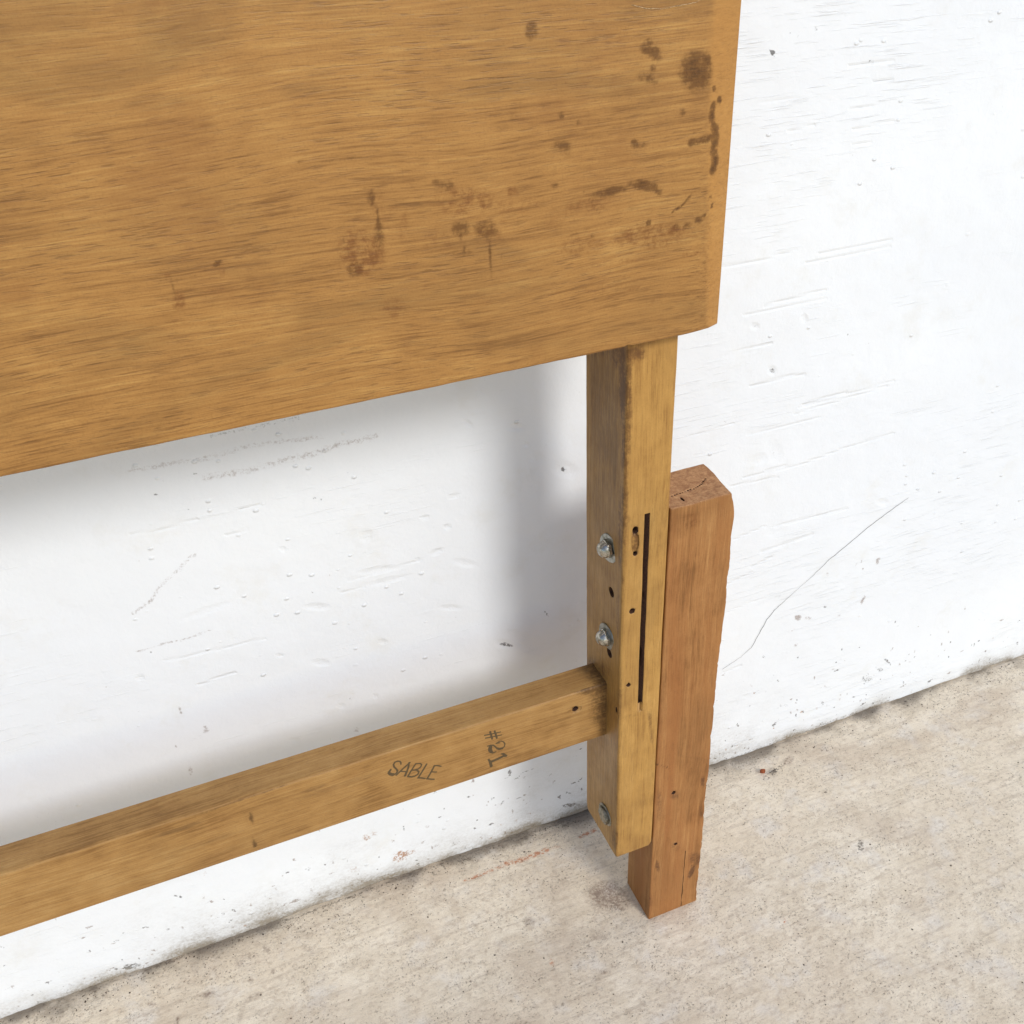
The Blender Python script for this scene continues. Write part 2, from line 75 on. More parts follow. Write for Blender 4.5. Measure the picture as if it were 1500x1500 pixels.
 'floor': ([(212.7, -9.2, 6.03, 2.71, 53.0, 1.3, 0), (234.5, -5.5, 4.38, 2.56, -169.0, 0.55, 0), (213.4, 103.0, 7.79, 3.48, -156.0, 0.75, 1), (203.1, 99.7, 6.44, 2.21, -167.0, 0.7, 0), (187.7, 96.9, 6.69, 3.47, 160.0, 0.6, 0), (180.6, 93.4, 3.9, 3.52, 161.0, 0.6, 0), (229.3, 96.9, 6.55, 2.21, -167.0, 0.6, 0), (227.0, 110.9, 7.49, 2.66, 53.0, 0.3, 0), (265.5, 67.3, 3.83, 3.63, 174.0, 0.6, 0), (221.7, 54.9, 2.27, 1.78, -154.0, 0.9, 0), (144.1, 98.3, 2.03, 1.66, 176.0, 0.8, 0), (157.9, 88.5, 2.23, 1.86, -150.0, 0.7, 0), (211.9, 26.3, 1.99, 1.5, 179.0, 0.6, 0), (152.5, 17.9, 1.91, 1.45, 174.0, 0.9, 0), (147.9, -3.3, 3.99, 0.99, 124.0, 0.7, 0), (106.1, -45.9, 2.63, 0.89, 54.0, 0.9, 2), (93.7, -27.8, 4.41, 1.82, 72.0, 0.7, 0), (169.1, -78.6, 2.62, 2.05, 94.0, 0.6, 0), (158.7, -76.9, 2.63, 1.08, -171.0, 0.5, 0), (-21.5, 36.6, 15.43, 13.72, 145.0, 0.85, 1), (-14.6, 27.7, 11.77, 9.52, 146.0, 0.75, 1), (-21.0, 21.7, 15.22, 5.34, 134.0, 0.5, 0), (-53.3, 77.1, 8.31, 1.91, 92.0, 0.4, 1), (-93.8, 38.8, 5.2, 4.68, 71.0, 0.5, 1), (-43.2, 3.0, 8.04, 5.05, 159.0, 0.45, 1), (-47.1, 8.1, 8.29, 2.47, 179.0, 0.4, 0), (-22.7, 11.7, 17.38, 3.27, 151.0, 0.4, 0), (-48.4, 107.2, 7.58, 3.04, 156.0, 0.4, 0), (-65.8, 123.2, 8.95, 4.62, 169.0, 0.8, 0), (-123.9, 121.3, 7.46, 2.98, 168.0, 0.8, 0), (-152.6, 117.9, 4.89, 2.92, 167.0, 0.6, 0), (-23.8, 121.9, 6.53, 4.69, 173.0, 0.8, 0), (-82.6, 69.0, 1.81, 1.39, 155.0, 1, 0), (-72.6, 63.2, 2.42, 1.03, 169.0, 0.9, 0), (-41.5, 88.7, 1.87, 1.18, 157.0, 1, 0), (-149.9, 96.7, 3.09, 2.73, 137.0, 0.6, 0), (-90.8, -2.7, 3.58, 1.7, 84.0, 0.6, 2), (-92.4, -9.2, 2.23, 1.78, 158.0, 0.7, 1), (-54.8, -27.2, 1.79, 1.65, 46.0, 0.7, 1), (-155.1, 6.7, 2.79, 1.75, 155.0, 0.6, 0), (-358.8, 81.6, 5.27, 2.47, 170.0, 0.8, 1), (-384.4, 68.6, 4.64, 1.05, 86.0, 0.9, 1), (-372.8, 130.9, 7.4, 4.81, 142.0, 0.5, 0), (-387.2, 126.9, 10.84, 5.33, 170.0, 0.5, 1), (-322.4, 102.5, 8.2, 3.07, 154.0, 0.55, 1), (-331.4, 99.6, 4.64, 3.66, 77.0, 0.5, 1), (-308.0, 103.1, 5.48, 2.68, 115.0, 0.6, 1), (-402.6, 91.6, 3.52, 2.18, 143.0, 0.6, 1), (-306.1, 80.9, 2.52, 1.64, 91.0, 0.8, 1), (-324.7, 80.4, 2.65, 2.04, 111.0, 0.7, 1), (-325.5, 64.9, 7.05, 2.55, -169.0, 0.55, 1), (-336.9, 54.4, 7.55, 2.28, 68.0, 0.45, 1), (-291.2, 69.3, 2.35, 1.72, 141.0, 0.5, 1), (-275.5, 90.5, 5.24, 2.79, 124.0, 0.5, 1), (-133.9, 92.8, 72.51, 11.24, 180.0, 0.2, 1), (-301.5, 107.1, 87.51, 10.91, 180.0, 0.22, 1), (-142.9, 32.2, 85.16, 11.25, 173.0, 0.2, 1), (1.6, -55.8, 69.0, 11.12, 177.0, 0.12, 1), (176.6, 55.8, 71.32, 14.55, -180.0, 0.14, 0), (-32.6, 96.2, 44.8, 11.82, 175.0, 0.3, 0)], [([(-131.6, 99.4), (-115.1, 100.0), (-95.0, 100.7)], 2.63, 0.9, 2), ([(-94.5, 102.1), (-75.2, 100.1), (-51.1, 101.0)], 4.71, 1.0, 2), ([(-50.8, 101.7), (-37.8, 100.1)], 2.06, 0.7, 2), ([(-16.0, 102.2), (0.2, 103.6)], 3.49, 0.95, 2), ([(49.3, 0.1), (65.8, 2.6), (75.8, 2.0), (102.9, 0.8), (132.1, 2.0), (177.6, 4.5), (235.2, -8.4)], 1.51, 0.55, 0), ([(-29.8, -6.1), (-10.6, -2.7), (5.1, -3.8)], 1.79, 0.7, 0), ([(-196.7, 51.9), (-139.7, 41.1), (-57.6, 12.7), (26.3, -12.9)], 4.77, 0.25, 1), ([(-59.3, -54.6), (4.6, -50.7), (96.1, -60.2), (187.8, -75.5)], 1.1, 0.4, 0), ([(-71.8, -30.8), (-10.0, -31.4), (66.8, -33.9), (147.5, -36.5)], 1.13, 0.35, 0), ([(-12.6, -80.5), (48.7, -82.2), (116.3, -78.9), (169.0, -81.4)], 1.35, 0.35, 0), ([(-57.3, 71.1), (-62.6, 61.9), (-65.9, 48.4)], 1.31, 0.5, 1), ([(-417.7, 124.7), (-276.5, 123.9), (-174.7, 125.9), (1.9, 123.7)], 2.95, 0.8, 0), ([(135.8, 123.7), (283.7, 124.8), (359.1, 123.7)], 2.31, 0.6, 0)]),
 'rail': ([(-42.0, 270.5, 13.56, 6.66, 172.0, 0.9, 0), (-36.5, 249.2, 23.32, 8.59, 94.0, 0.55, 0), (-34.2, 232.5, 20.99, 5.48, 92.0, 0.4, 0), (-49.9, 278.8, 10.23, 3.96, 174.0, 0.5, 0), (-330.6, 259.5, 15.89, 2.46, -180.0, 0.6, 2), (-244.2, 257.1, 8.61, 1.93, -180.0, 0.6, 2), (-317.9, 239.9, 24.53, 2.56, 178.0, 0.4, 2), (-226.7, 252.2, 35.14, 3.26, -180.0, 0.4, 2), (-157.6, 280.3, 36.46, 3.21, -179.0, 0.3, 2), (-136.4, 238.3, 30.02, 2.67, 169.0, 0.25, 2), (-344.6, 216.2, 24.44, 2.63, 179.0, 0.35, 2), (-290.4, 280.5, 1.38, 1.06, 127.0, 1, 0), (-215.2, 233.4, 13.64, 2.68, 175.0, 0.3, 2)], [([(-286.1, 254.0), (-287.7, 238.1), (-289.0, 221.7)], 1.13, 0.8, 0), ([(-354.0, 264.8), (-312.2, 266.7), (-260.3, 267.8)], 0.87, 0.5, 0)]),
 'front': ([(-29.2, 527.7, 8.35, 4.1, 174.0, 0.7, 0), (-29.8, 535.9, 16.41, 3.25, 178.0, 0.6, 0), (-30.9, 494.6, 39.22, 2.59, 91.0, 0.6, 0), (-31.6, 449.5, 28.54, 1.8, 91.0, 0.45, 0), (-31.9, 373.6, 5.51, 1.92, 94.0, 0.5, 0), (-32.5, 279.8, 19.27, 2.09, 91.0, 0.3, 0), (-26.7, 418.0, 4.1, 1.84, 96.0, 0.3, 0), (-23.4, 401.7, 9.95, 2.37, 93.0, 0.75, 0), (-7.3, 240.0, 9.72, 1.65, 93.0, 0.5, 0), (-4.9, 221.8, 10.01, 1.67, 93.0, 0.4, 0), (-25.0, 250.7, 10.47, 2.08, 175.0, 0.3, 0), (-34.4, 234.3, 34.5, 1.62, 91.0, 0.35, 0), (-1.6, 505.2, 26.02, 1.32, 93.0, 0.3, 1), (0.5, 441.0, 14.75, 1.41, 93.0, 0.3, 1), (-30.4, 99.9, 12.54, 4.85, 160.0, 0.4, 0), (15.5, 405.9, 7.6, 5.32, 134.0, 0.55, 1), (11.7, 370.8, 22.48, 2.51, 94.0, 0.3, 1), (31.6, 184.4, 21.85, 1.87, 147.0, 0.25, 0), (17.7, 148.9, 6.73, 4.01, 122.0, 0.4, 0), (22.3, 85.2, 7.01, 3.88, 114.0, 0.35, 0), (4.8, 143.2, 17.8, 2.97, 93.0, 0.4, 0), (43.2, 58.7, 11.34, 6.33, 123.0, 0.5, 0), (39.6, 43.6, 7.5, 2.46, 76.0, 0.9, 0), (6.1, 69.5, 7.65, 1.47, 100.0, 0.8, 0), (1.6, 25.2, 9.58, 1.92, 94.0, 0.4, 0), (42.9, 151.9, 7.35, 1.81, 96.0, 0.6, 0), (43.6, 116.5, 6.9, 1.85, 97.0, 0.5, 0), (8.1, 295.9, 12.81, 3.18, 95.0, 0.3, 1), (35.8, 322.7, 49.4, 4.27, 95.0, 0.25, 1), (42.5, 156.7, 48.2, 3.64, 94.0, 0.25, 1), (7.5, 355.4, 34.55, 3.05, 93.0, 0.2, 1)], [([(-0.8, 191.4), (8.1, 185.2), (13.6, 179.7)], 0.98, 0.8, 0), ([(36.7, 58.6), (40.9, 44.8), (39.4, 36.4)], 1.08, 0.5, 0)]),
 'side': ([(5.2, 509.6, 24.99, 4.18, 88.0, 0.8, 0), (11.6, 523.6, 9.93, 6.91, 130.0, 0.6, 0), (35.1, 518.6, 29.36, 5.5, 155.0, 0.4, 0), (1.9, 471.7, 26.73, 3.45, 88.0, 0.6, 0), (28.1, 481.8, 46.82, 23.05, 98.0, 0.75, 2), (26.9, 414.7, 40.07, 22.55, 109.0, 0.6, 2), (42.2, 493.7, 27.24, 7.49, 92.0, 0.8, 2), (13.9, 461.0, 27.78, 5.39, 89.0, 0.9, 2), (16.8, 495.9, 13.14, 4.34, 91.0, 0.35, 2), (4.8, 407.5, 30.14, 2.78, 88.0, 0.5, 0), (52.6, 251.2, 47.36, 10.27, 138.0, 0.65, 0), (-0.4, 145.8, 23.19, 4.48, 90.0, 0.3, 0), (-0.1, 121.5, 19.35, 6.61, 120.0, 0.5, 0), (5.3, 341.9, 22.56, 2.94, 89.0, 0.4, 0), (28.3, 169.2, 31.71, 9.08, 95.0, 0.2, 2)], [([(27.8, 512.9), (24.9, 501.1), (17.7, 496.8), (10.9, 503.7), (6.3, 515.4)], 1.54, 0.6, 2), ([(32.5, 461.1), (28.0, 424.2), (31.3, 380.1)], 1.34, 0.4, 2), ([(17.8, 468.4), (15.8, 431.1), (18.5, 388.3)], 1.29, 0.35, 2)]),
}
SABLE = [([(-185.45, 253.81), (-185.35, 255.31), (-185.93, 256.67), (-187.57, 257.61), (-189.35, 257.31), (-190.49, 255.62), (-190.27, 253.32), (-189.0, 250.54), (-188.43, 248.51), (-189.25, 246.88), (-190.76, 246.22), (-192.46, 246.77)], 0.95, 1.24), ([(-192.0, 246.56), (-193.46, 247.67), (-194.4, 249.21), (-194.12, 250.19), (-192.83, 251.82)], 2.35, 1.25), ([(-189.62, 245.03), (-184.37, 249.13), (-179.35, 252.64)], 1.11, 1.11), ([(-179.81, 252.85), (-180.96, 248.04), (-183.88, 241.75)], 1.03, 1.47), ([(-186.5, 247.19), (-182.23, 245.13)], 0.96, 0.96), ([(-182.1, 240.27), (-179.03, 244.94), (-175.46, 249.81)], 1.04, 0.97), ([(-175.46, 249.81), (-172.5, 248.71), (-171.52, 247.16), (-172.36, 245.3), (-174.26, 244.14), (-176.18, 244.33)], 0.81, 0.96), ([(-178.39, 244.88), (-175.29, 243.48), (-174.07, 241.13), (-175.09, 239.11), (-177.44, 238.37), (-179.68, 238.71), (-182.1, 240.27)], 0.97, 1.26), ([(-168.06, 246.06), (-171.67, 240.72), (-175.1, 235.72)], 1.12, 1.12), ([(-175.26, 235.79), (-172.93, 234.59), (-170.62, 232.99)], 1.05, 1.13), ([(-162.86, 242.18), (-165.81, 236.95), (-169.07, 232.05)], 1.13, 1.13), ([(-162.86, 242.26), (-160.49, 241.2), (-158.32, 239.6)], 1.05, 1.05), ([(-165.61, 237.31), (-163.57, 236.25), (-161.99, 235.54)], 0.98, 0.98), ([(-169.23, 232.12), (-166.74, 230.53), (-164.37, 229.31)], 1.14, 1.14)]
NUM = [([(-125.17, 255.62), (-119.71, 254.7), (-113.6, 253.92)], 1.22, 0.9), ([(-124.77, 252.66), (-119.17, 251.68), (-112.94, 250.75)], 1.17, 0.91), ([(-121.08, 257.28), (-120.48, 253.48), (-119.99, 249.84)], 1.49, 1.49), ([(-117.83, 256.53), (-117.11, 252.67), (-116.59, 249.18)], 1.49, 1.49), ([(-116.99, 244.17), (-115.26, 245.32), (-113.48, 245.03), (-111.78, 243.35), (-110.94, 240.94), (-111.54, 238.66), (-113.28, 237.5), (-115.43, 237.8), (-117.25, 239.54), (-118.54, 242.0), (-119.64, 243.58), (-121.52, 244.07), (-123.63, 244.36)], 0.81, 1.19), ([(-117.1, 244.37), (-115.81, 243.98), (-114.62, 243.78)], 1.35, 0.81), ([(-113.27, 237.66), (-115.42, 237.95), (-117.01, 239.44)], 2.19, 1.64), ([(-121.76, 244.02), (-122.73, 241.6), (-122.86, 239.44), (-121.91, 237.44), (-120.31, 236.1), (-118.15, 236.27)], 1.89, 1.08), ([(-121.31, 243.51), (-121.73, 240.53), (-120.96, 237.34)], 2.43, 1.62), ([(-121.74, 228.06), (-117.13, 228.61), (-112.24, 229.68)], 2.37, 2.2), ([(-123.74, 230.88), (-122.82, 228.22), (-122.24, 223.75)], 1.64, 2.47), ([(-114.03, 232.4), (-112.61, 231.93), (-111.29, 229.26)], 1.27, 2.37), ([(-112.63, 231.46), (-110.58, 228.95)], 1.65, 1.93)]
CRACK = [(319.8, 268.5), (306.1, 262.1), (279.1, 247.7), (241.8, 224.4), (226.3, 210.9), (206.3, 197.2), (188.4, 183.5), (181.5, 174.8), (174.5, 158.6), (168.6, 145.9), (158.4, 138.0), (139.5, 130.0)]
TOPCRACK = [(8.0, 13.8), (14.2, 14.4), (20.1, 15.2), (26.8, 15.6), (32.1, 17.7), (39.1, 22.8)]
SCRATCH = [(-40.0, 700.9), (-33.2, 699.0), (-24.6, 698.0), (-16.0, 698.7), (-7.3, 699.4), (-1.8, 701.5)]


# ------------------------------------------------------------------ helpers
def lin(r, g, b):
    f = lambda c: (c / 255 / 12.92) if c / 255 <= 0.04045 else ((c / 255 + 0.055) / 1.055) ** 2.4
    return (f(r), f(g), f(b), 1.0)

def fbm(x, y, scale, seed, octaves=3):
    """smooth value noise, -1..1, on arrays of metres"""
    out = np.zeros_like(x, dtype=np.float64)
    amp, tot = 1.0, 0.0
    rs = np.random.default_rng(seed)
    for o in range(octaves):
        tab = rs.random((256, 256)) * 2 - 1
        u, v = x * scale * 2 ** o + 37.3 * o, y * scale * 2 ** o + 11.9 * o
        iu, iv = np.floor(u).astype(int), np.floor(v).astype(int)
        fu, fv = u - iu, v - iv
        fu, fv = fu * fu * (3 - 2 * fu), fv * fv * (3 - 2 * fv)
        a = tab[iu % 256, iv % 256]; b = tab[(iu + 1) % 256, iv % 256]
        c = tab[iu % 256, (iv + 1) % 256]; d = tab[(iu + 1) % 256, (iv + 1) % 256]
        out += amp * ((a * (1 - fu) + b * fu) * (1 - fv) + (c * (1 - fu) + d * fu) * fv)
        tot += amp
        amp *= 0.5
    return out / tot

def stroke_field(px, py, pts, w0, w1, soft):
    """0..1 mask of a stroke with changing width (mm)"""
    pts = np.array(pts, float)
    seg = np.hypot(*(pts[1:] - pts[:-1]).T)
    tot = max(seg.sum(), 1e-6)
    acc = 0.0
    m = np.zeros_like(px)
    for i in range(len(pts) - 1):
        a, d = pts[i], pts[i + 1] - pts[i]
        L = max(seg[i], 1e-6)
        t = np.clip(((px - a[0]) * d[0] + (py - a[1]) * d[1]) / (L * L), 0, 1)
        dist = np.hypot(px - a[0] - t * d[0], py - a[1] - t * d[1])
        w = w0 + (w1 - w0) * (acc + t * L) / tot
        m = np.maximum(m, np.clip((w * 0.5 + soft - dist) / (2 * soft), 0, 1))
        acc += L
    return m

def marks(u, v, table):
    """evaluate the dirt / stain tables at surface points given in metres -> n x 3"""
    u, v = u * 1000, v * 1000
    out = np.zeros((len(u), 3))
    blobs, lines = table
    for (cx, cy, ra, rb, deg, s, ch) in blobs:
        ra, rb = max(ra, 0.9), max(rb, 0.9)
        R = 1.8 * max(ra, rb)
        k = np.where((abs(u - cx) < R) & (abs(v - cy) < R))[0]
        if not len(k): continue
        c, sn = math.cos(math.radians(deg)), math.sin(math.radians(deg))
        du, dv = u[k] - cx, v[k] - cy
        d = np.hypot((du * c + dv * sn) / ra, (-du * sn + dv * c) / rb)
        out[k, ch] = np.maximum(out[k, ch], s * np.clip((1.55 - d) / 0.9, 0, 1))
    for (pts, w, s, ch) in lines:
        P = np.array(pts)
        k = np.where((u > P[:, 0].min() - 12) & (u < P[:, 0].max() + 12) & (v > P[:, 1].min() - 12) & (v < P[:, 1].max() + 12))[0]
        if not len(k): continue
        out[k, ch] = np.maximum(out[k, ch], s * stroke_field(u[k], v[k], pts, w, w, max(0.5, 0.35 * w)))
    return out

def set_marks(me, cols, name='marks'):
    n = len(me.vertices)
    a = me.attributes.new(name, 'FLOAT_COLOR', 'POINT')
    buf = np.ones((n, 4), np.float32)
    buf[:, :3] = cols
    a.data.foreach_set('color', buf.ravel())

def set_float(me, vals, name):
    a = me.attributes.new(name, 'FLOAT', 'POINT')
    a.data.foreach_set('value', np.asarray(vals, np.float32))

def coords(me):
    c = np.empty(len(me.vertices) * 3, np.float32)
    me.vertices.foreach_get('co', c)
    return c.reshape(-1, 3).astype(np.float64)

def mesh_from(name, verts, faces, smooth=True):
    verts = np.asarray(verts, np.float32)
    faces = np.asarray(faces, np.int32)
    me = bpy.data.meshes.new(name)
    me.vertices.add(len(verts))
    me.vertices.foreach_set('co', verts.ravel())
    me.loops.add(faces.size)
    me.loops.foreach_set('vertex_index', faces.ravel())
    me.polygons.add(len(faces))
    me.polygons.foreach_set('loop_start', np.arange(0, faces.size, faces.shape[1], dtype=np.int32))
    me.polygons.foreach_set('use_smooth', np.full(len(faces), smooth, dtype=bool))
    me.update(calc_edges=True)
    me.validate()
    return me

def link(name, me, mat=None, parent=None):
    o = bpy.data.objects.new(name, me)
    COL.objects.link(o)
    if mat:
        me.materials.clear(); me.materials.append(mat)
    if parent: o.parent = parent
    return o

def tag(o, label, cat, group=None):
    o['label'] = label; o['category'] = cat
    if group: o['group'] = group
    return o

def sheet(us, vs, fn):
    """grid sheet; fn(U, V) -> n x 3"""
    U, V = np.meshgrid(us, vs, indexing='ij')
    co = fn(U.ravel(), V.ravel())
    nu, nv = len(us), len(vs)
    i, j = np.meshgrid(np.arange(nu - 1), np.arange(nv - 1), indexing='ij')
    a = (i * nv + j).ravel()
    return co, np.stack([a, a + nv, a + nv + 1, a + 1], 1)

def rounded_box(lo, hi, r, steps, extra=None):
    """closed box with rounded edges and a grid on every face"""
    axes = []
    for k in range(3):
        a, b = lo[k], hi[k]
        n = max(2, int(round((b - a - 2 * r) / steps[k])))
        inner = list(np.linspace(a + r, b - r, n + 1))
        ring = [a, a + 0.12 * r, a + 0.4 * r, a + 0.7 * r]
        c = ring + inner + [a + b - t for t in reversed(ring)]
        if extra and extra.get(k) is not None:
            c += list(extra[k])
        c = np.array(sorted(c))
        c = c[np.concatenate([[True], np.diff(c) > 1e-5])]
        axes.append(c)
    verts, faces, base = [], [], 0
    for ax in range(3):
        ia, ib = [k for k in range(3) if k != ax]
        for side in (0, 1):
            def fn(U, V):
                co = np.zeros((len(U), 3))
                co[:, ia] = U; co[:, ib] = V; co[:, ax] = (lo, hi)[side][ax]
                return co
            co, f = sheet(axes[ia], axes[ib], fn)
            flip = (side == 0) ^ (ax == 1)
            if flip: f = f[:, ::-1]
            verts.append(co); faces.append(f + base); base += len(co)
    v = np.concatenate(verts); f = np.concatenate(faces)
    key = np.round(v * 1e6).astype(np.int64)
    _, idx, inv = np.unique(key, axis=0, return_index=True, return_inverse=True)
    inv = inv.ravel()
    v = v[idx]; f = inv[f]
    L = np.array(lo) + r; H = np.array(hi) - r
    q = np.clip(v, L, H)
    d = v - q
    n = np.linalg.norm(d, axis=1)
    v = q + d / np.maximum(n, 1e-9)[:, None] * r
    return v, f

def cut(obj, cutters, inner=None):
    """subtract the cutter objects for real"""
    for c in cutters:
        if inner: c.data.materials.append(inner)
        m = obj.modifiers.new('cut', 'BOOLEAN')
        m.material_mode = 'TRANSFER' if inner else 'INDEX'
        m.operation = 'DIFFERENCE'; m.solver = 'EXACT'; m.object = c
    dg = bpy.context.evaluated_depsgraph_get()
    me = bpy.data.meshes.new_from_object(obj.evaluated_get(dg))
    obj.modifiers.clear()
    old = obj.data
    obj.data = me
    bpy.data.meshes.remove(old)
    for c in cutters:
        m = c.data
        bpy.data.objects.remove(c); bpy.data.meshes.remove(m)

def cutter_cyl(p, axis, r, depth, n=14, rough=0.0, sx=1.0, sz=1.0, taper=0.75):
    """a drill, entering at p along axis ('x','-x','y','z'), 1 mm starting outside"""
    bm = bmesh.new()
    rings = []
    for t, k in ((-0.002, 1.0), (depth * 0.6, 0.95), (depth, taper)):
        ring = []
        for i in range(n):
            a = 2 * math.pi * i / n
            rr = r * k * (1 + rough * random.uniform(-1, 1))
            ca, sa = rr * math.cos(a) * sx, rr * math.sin(a) * sz
            if axis == 'y': co = (p[0] + ca, p[1] + t, p[2] + sa)
            elif axis == 'x': co = (p[0] + t, p[1] + ca, p[2] + sa)
            else: co = (p[0] + ca, p[1] + sa, p[2] - t)
            ring.append(bm.verts.new(co))
        rings.append(ring)
    for a, b in zip(rings, rings[1:]):
        for i in range(n):
            bm.faces.new((a[i], a[(i + 1) % n], b[(i + 1) % n], b[i]))
    bm.faces.new(rings[0][::-1]); bm.faces.new(rings[-1])
    bmesh.ops.recalc_face_normals(bm, faces=bm.faces)
    me = bpy.data.meshes.new('cutter'); bm.to_mesh(me); bm.free()
    return link('cutter', me)

def cutter_box(lo, hi, wob=0.0, nz=1):
    bm = bmesh.new()
    zs = np.linspace(lo[2], hi[2], nz + 1)
    rings = []
    for z in zs:
        w1, w2 = random.uniform(-wob, wob), random.uniform(-wob, wob)
        rings.append([bm.verts.new(c) for c in ((lo[0] + w1, lo[1], z), (hi[0] + w2, lo[1], z), (hi[0] + w2, hi[1], z), (lo[0] + w1, hi[1], z))])
    for a, b in zip(rings, rings[1:]):
        for i in range(4):
            bm.faces.new((a[i], a[(i + 1) % 4], b[(i + 1) % 4], b[i]))
    bm.faces.new(rings[0][::-1]); bm.faces.new(rings[-1])
    bmesh.ops.recalc_face_normals(bm, faces=bm.faces)
    me = bpy.data.meshes.new('cutter'); bm.to_mesh(me); bm.free()
    return link('cutter', me)

# ------------------------------------------------------------------ node helpers
class NT:
    def __init__(self, name):
        self.m = bpy.data.materials.new(name)
        self.m.use_nodes = True
        self.n = self.m.node_tree.nodes; self.l = self.m.node_tree.links
        self.n.clear()
        self.out = self.n.new('ShaderNodeOutputMaterial')
        self.b = self.n.new('ShaderNodeBsdfPrincipled')
        self.l.new(self.b.outputs[0], self.out.inputs[0])
        self.tc = self.n.new('ShaderNodeTexCoord').outputs['Object']
    def link(self, a, b): self.l.new(a, b)
    def put(self, sock, v):
        if isinstance(v, (int, float)): sock.default_value = v
        elif isinstance(v, tuple): sock.default_value = v
        else: self.l.new(v, sock)
    def map(self, scale=(1, 1, 1), loc=(0, 0, 0), rot=(0, 0, 0), src=None):
        m = self.n.new('ShaderNodeMapping')
        m.inputs['Scale'].default_value = scale; m.inputs['Location'].default_value = loc; m.inputs['Rotation'].default_value = rot
        self.l.new(src if src else self.tc, m.inputs['Vector'])
        return m.outputs[0]
    def noise(self, vec, scale=1.0, detail=3.0, rough=0.5, dist=0.0):
        t = self.n.new('ShaderNodeTexNoise')
        t.inputs['Scale'].default_value = scale; t.inputs['Detail'].default_value = detail
        t.inputs['Roughness'].default_value = rough; t.inputs['Distortion'].default_value = dist
        self.l.new(vec, t.inputs['Vector'])
        return t.outputs['Fac']
    def voro(self, vec, scale=1.0, feature='F1', out='Distance', rnd=1.0):
        t = self.n.new('ShaderNodeTexVoronoi'); t.feature = feature
        t.inputs['Scale'].default_value = scale; t.inputs['Randomness'].default_value = rnd
        self.l.new(vec, t.inputs['Vector'])
        return t.outputs[out]
    def math(self, op, a, b=0.0, clamp=False):
        t = self.n.new('ShaderNodeMath'); t.operation = op; t.use_clamp = clamp
        self.put(t.inputs[0], a); self.put(t.inputs[1], b)
        return t.outputs[0]
    def ss(self, v, lo, hi, a=0.0, b=1.0):
        t = self.n.new('ShaderNodeMapRange'); t.interpolation_type = 'SMOOTHSTEP'
        self.put(t.inputs['Value'], v)
        t.inputs['From Min'].default_value = lo; t.inputs['From Max'].default_value = hi
        t.inputs['To Min'].default_value = a; t.inputs['To Max'].default_value = b
        return t.outputs[0]
    def mix(self, f, a, b, mode='MIX'):
        t = self.n.new('ShaderNodeMix'); t.data_type = 'RGBA'; t.blend_type = mode
        self.put(t.inputs[0], f); self.put(t.inputs[6], a); self.put(t.inputs[7], b)
        return t.outputs[2]
    def attr(self, name):
        t = self.n.new('ShaderNodeAttribute'); t.attribute_name = name
        return t
    def rgb(self, sock):
        t = self.n.new('ShaderNodeSeparateColor'); self.l.new(sock, t.inputs[0])
        return t.outputs
    def bump(self, h, strength, dist, normal=None):
        t = self.n.new('ShaderNodeBump')
        t.inputs['Strength'].default_value = strength; t.inputs['Distance'].default_value = dist
        self.l.new(h, t.inputs['Height'])
        if normal: self.l.new(normal, t.inputs['Normal'])
        return t.outputs[0]

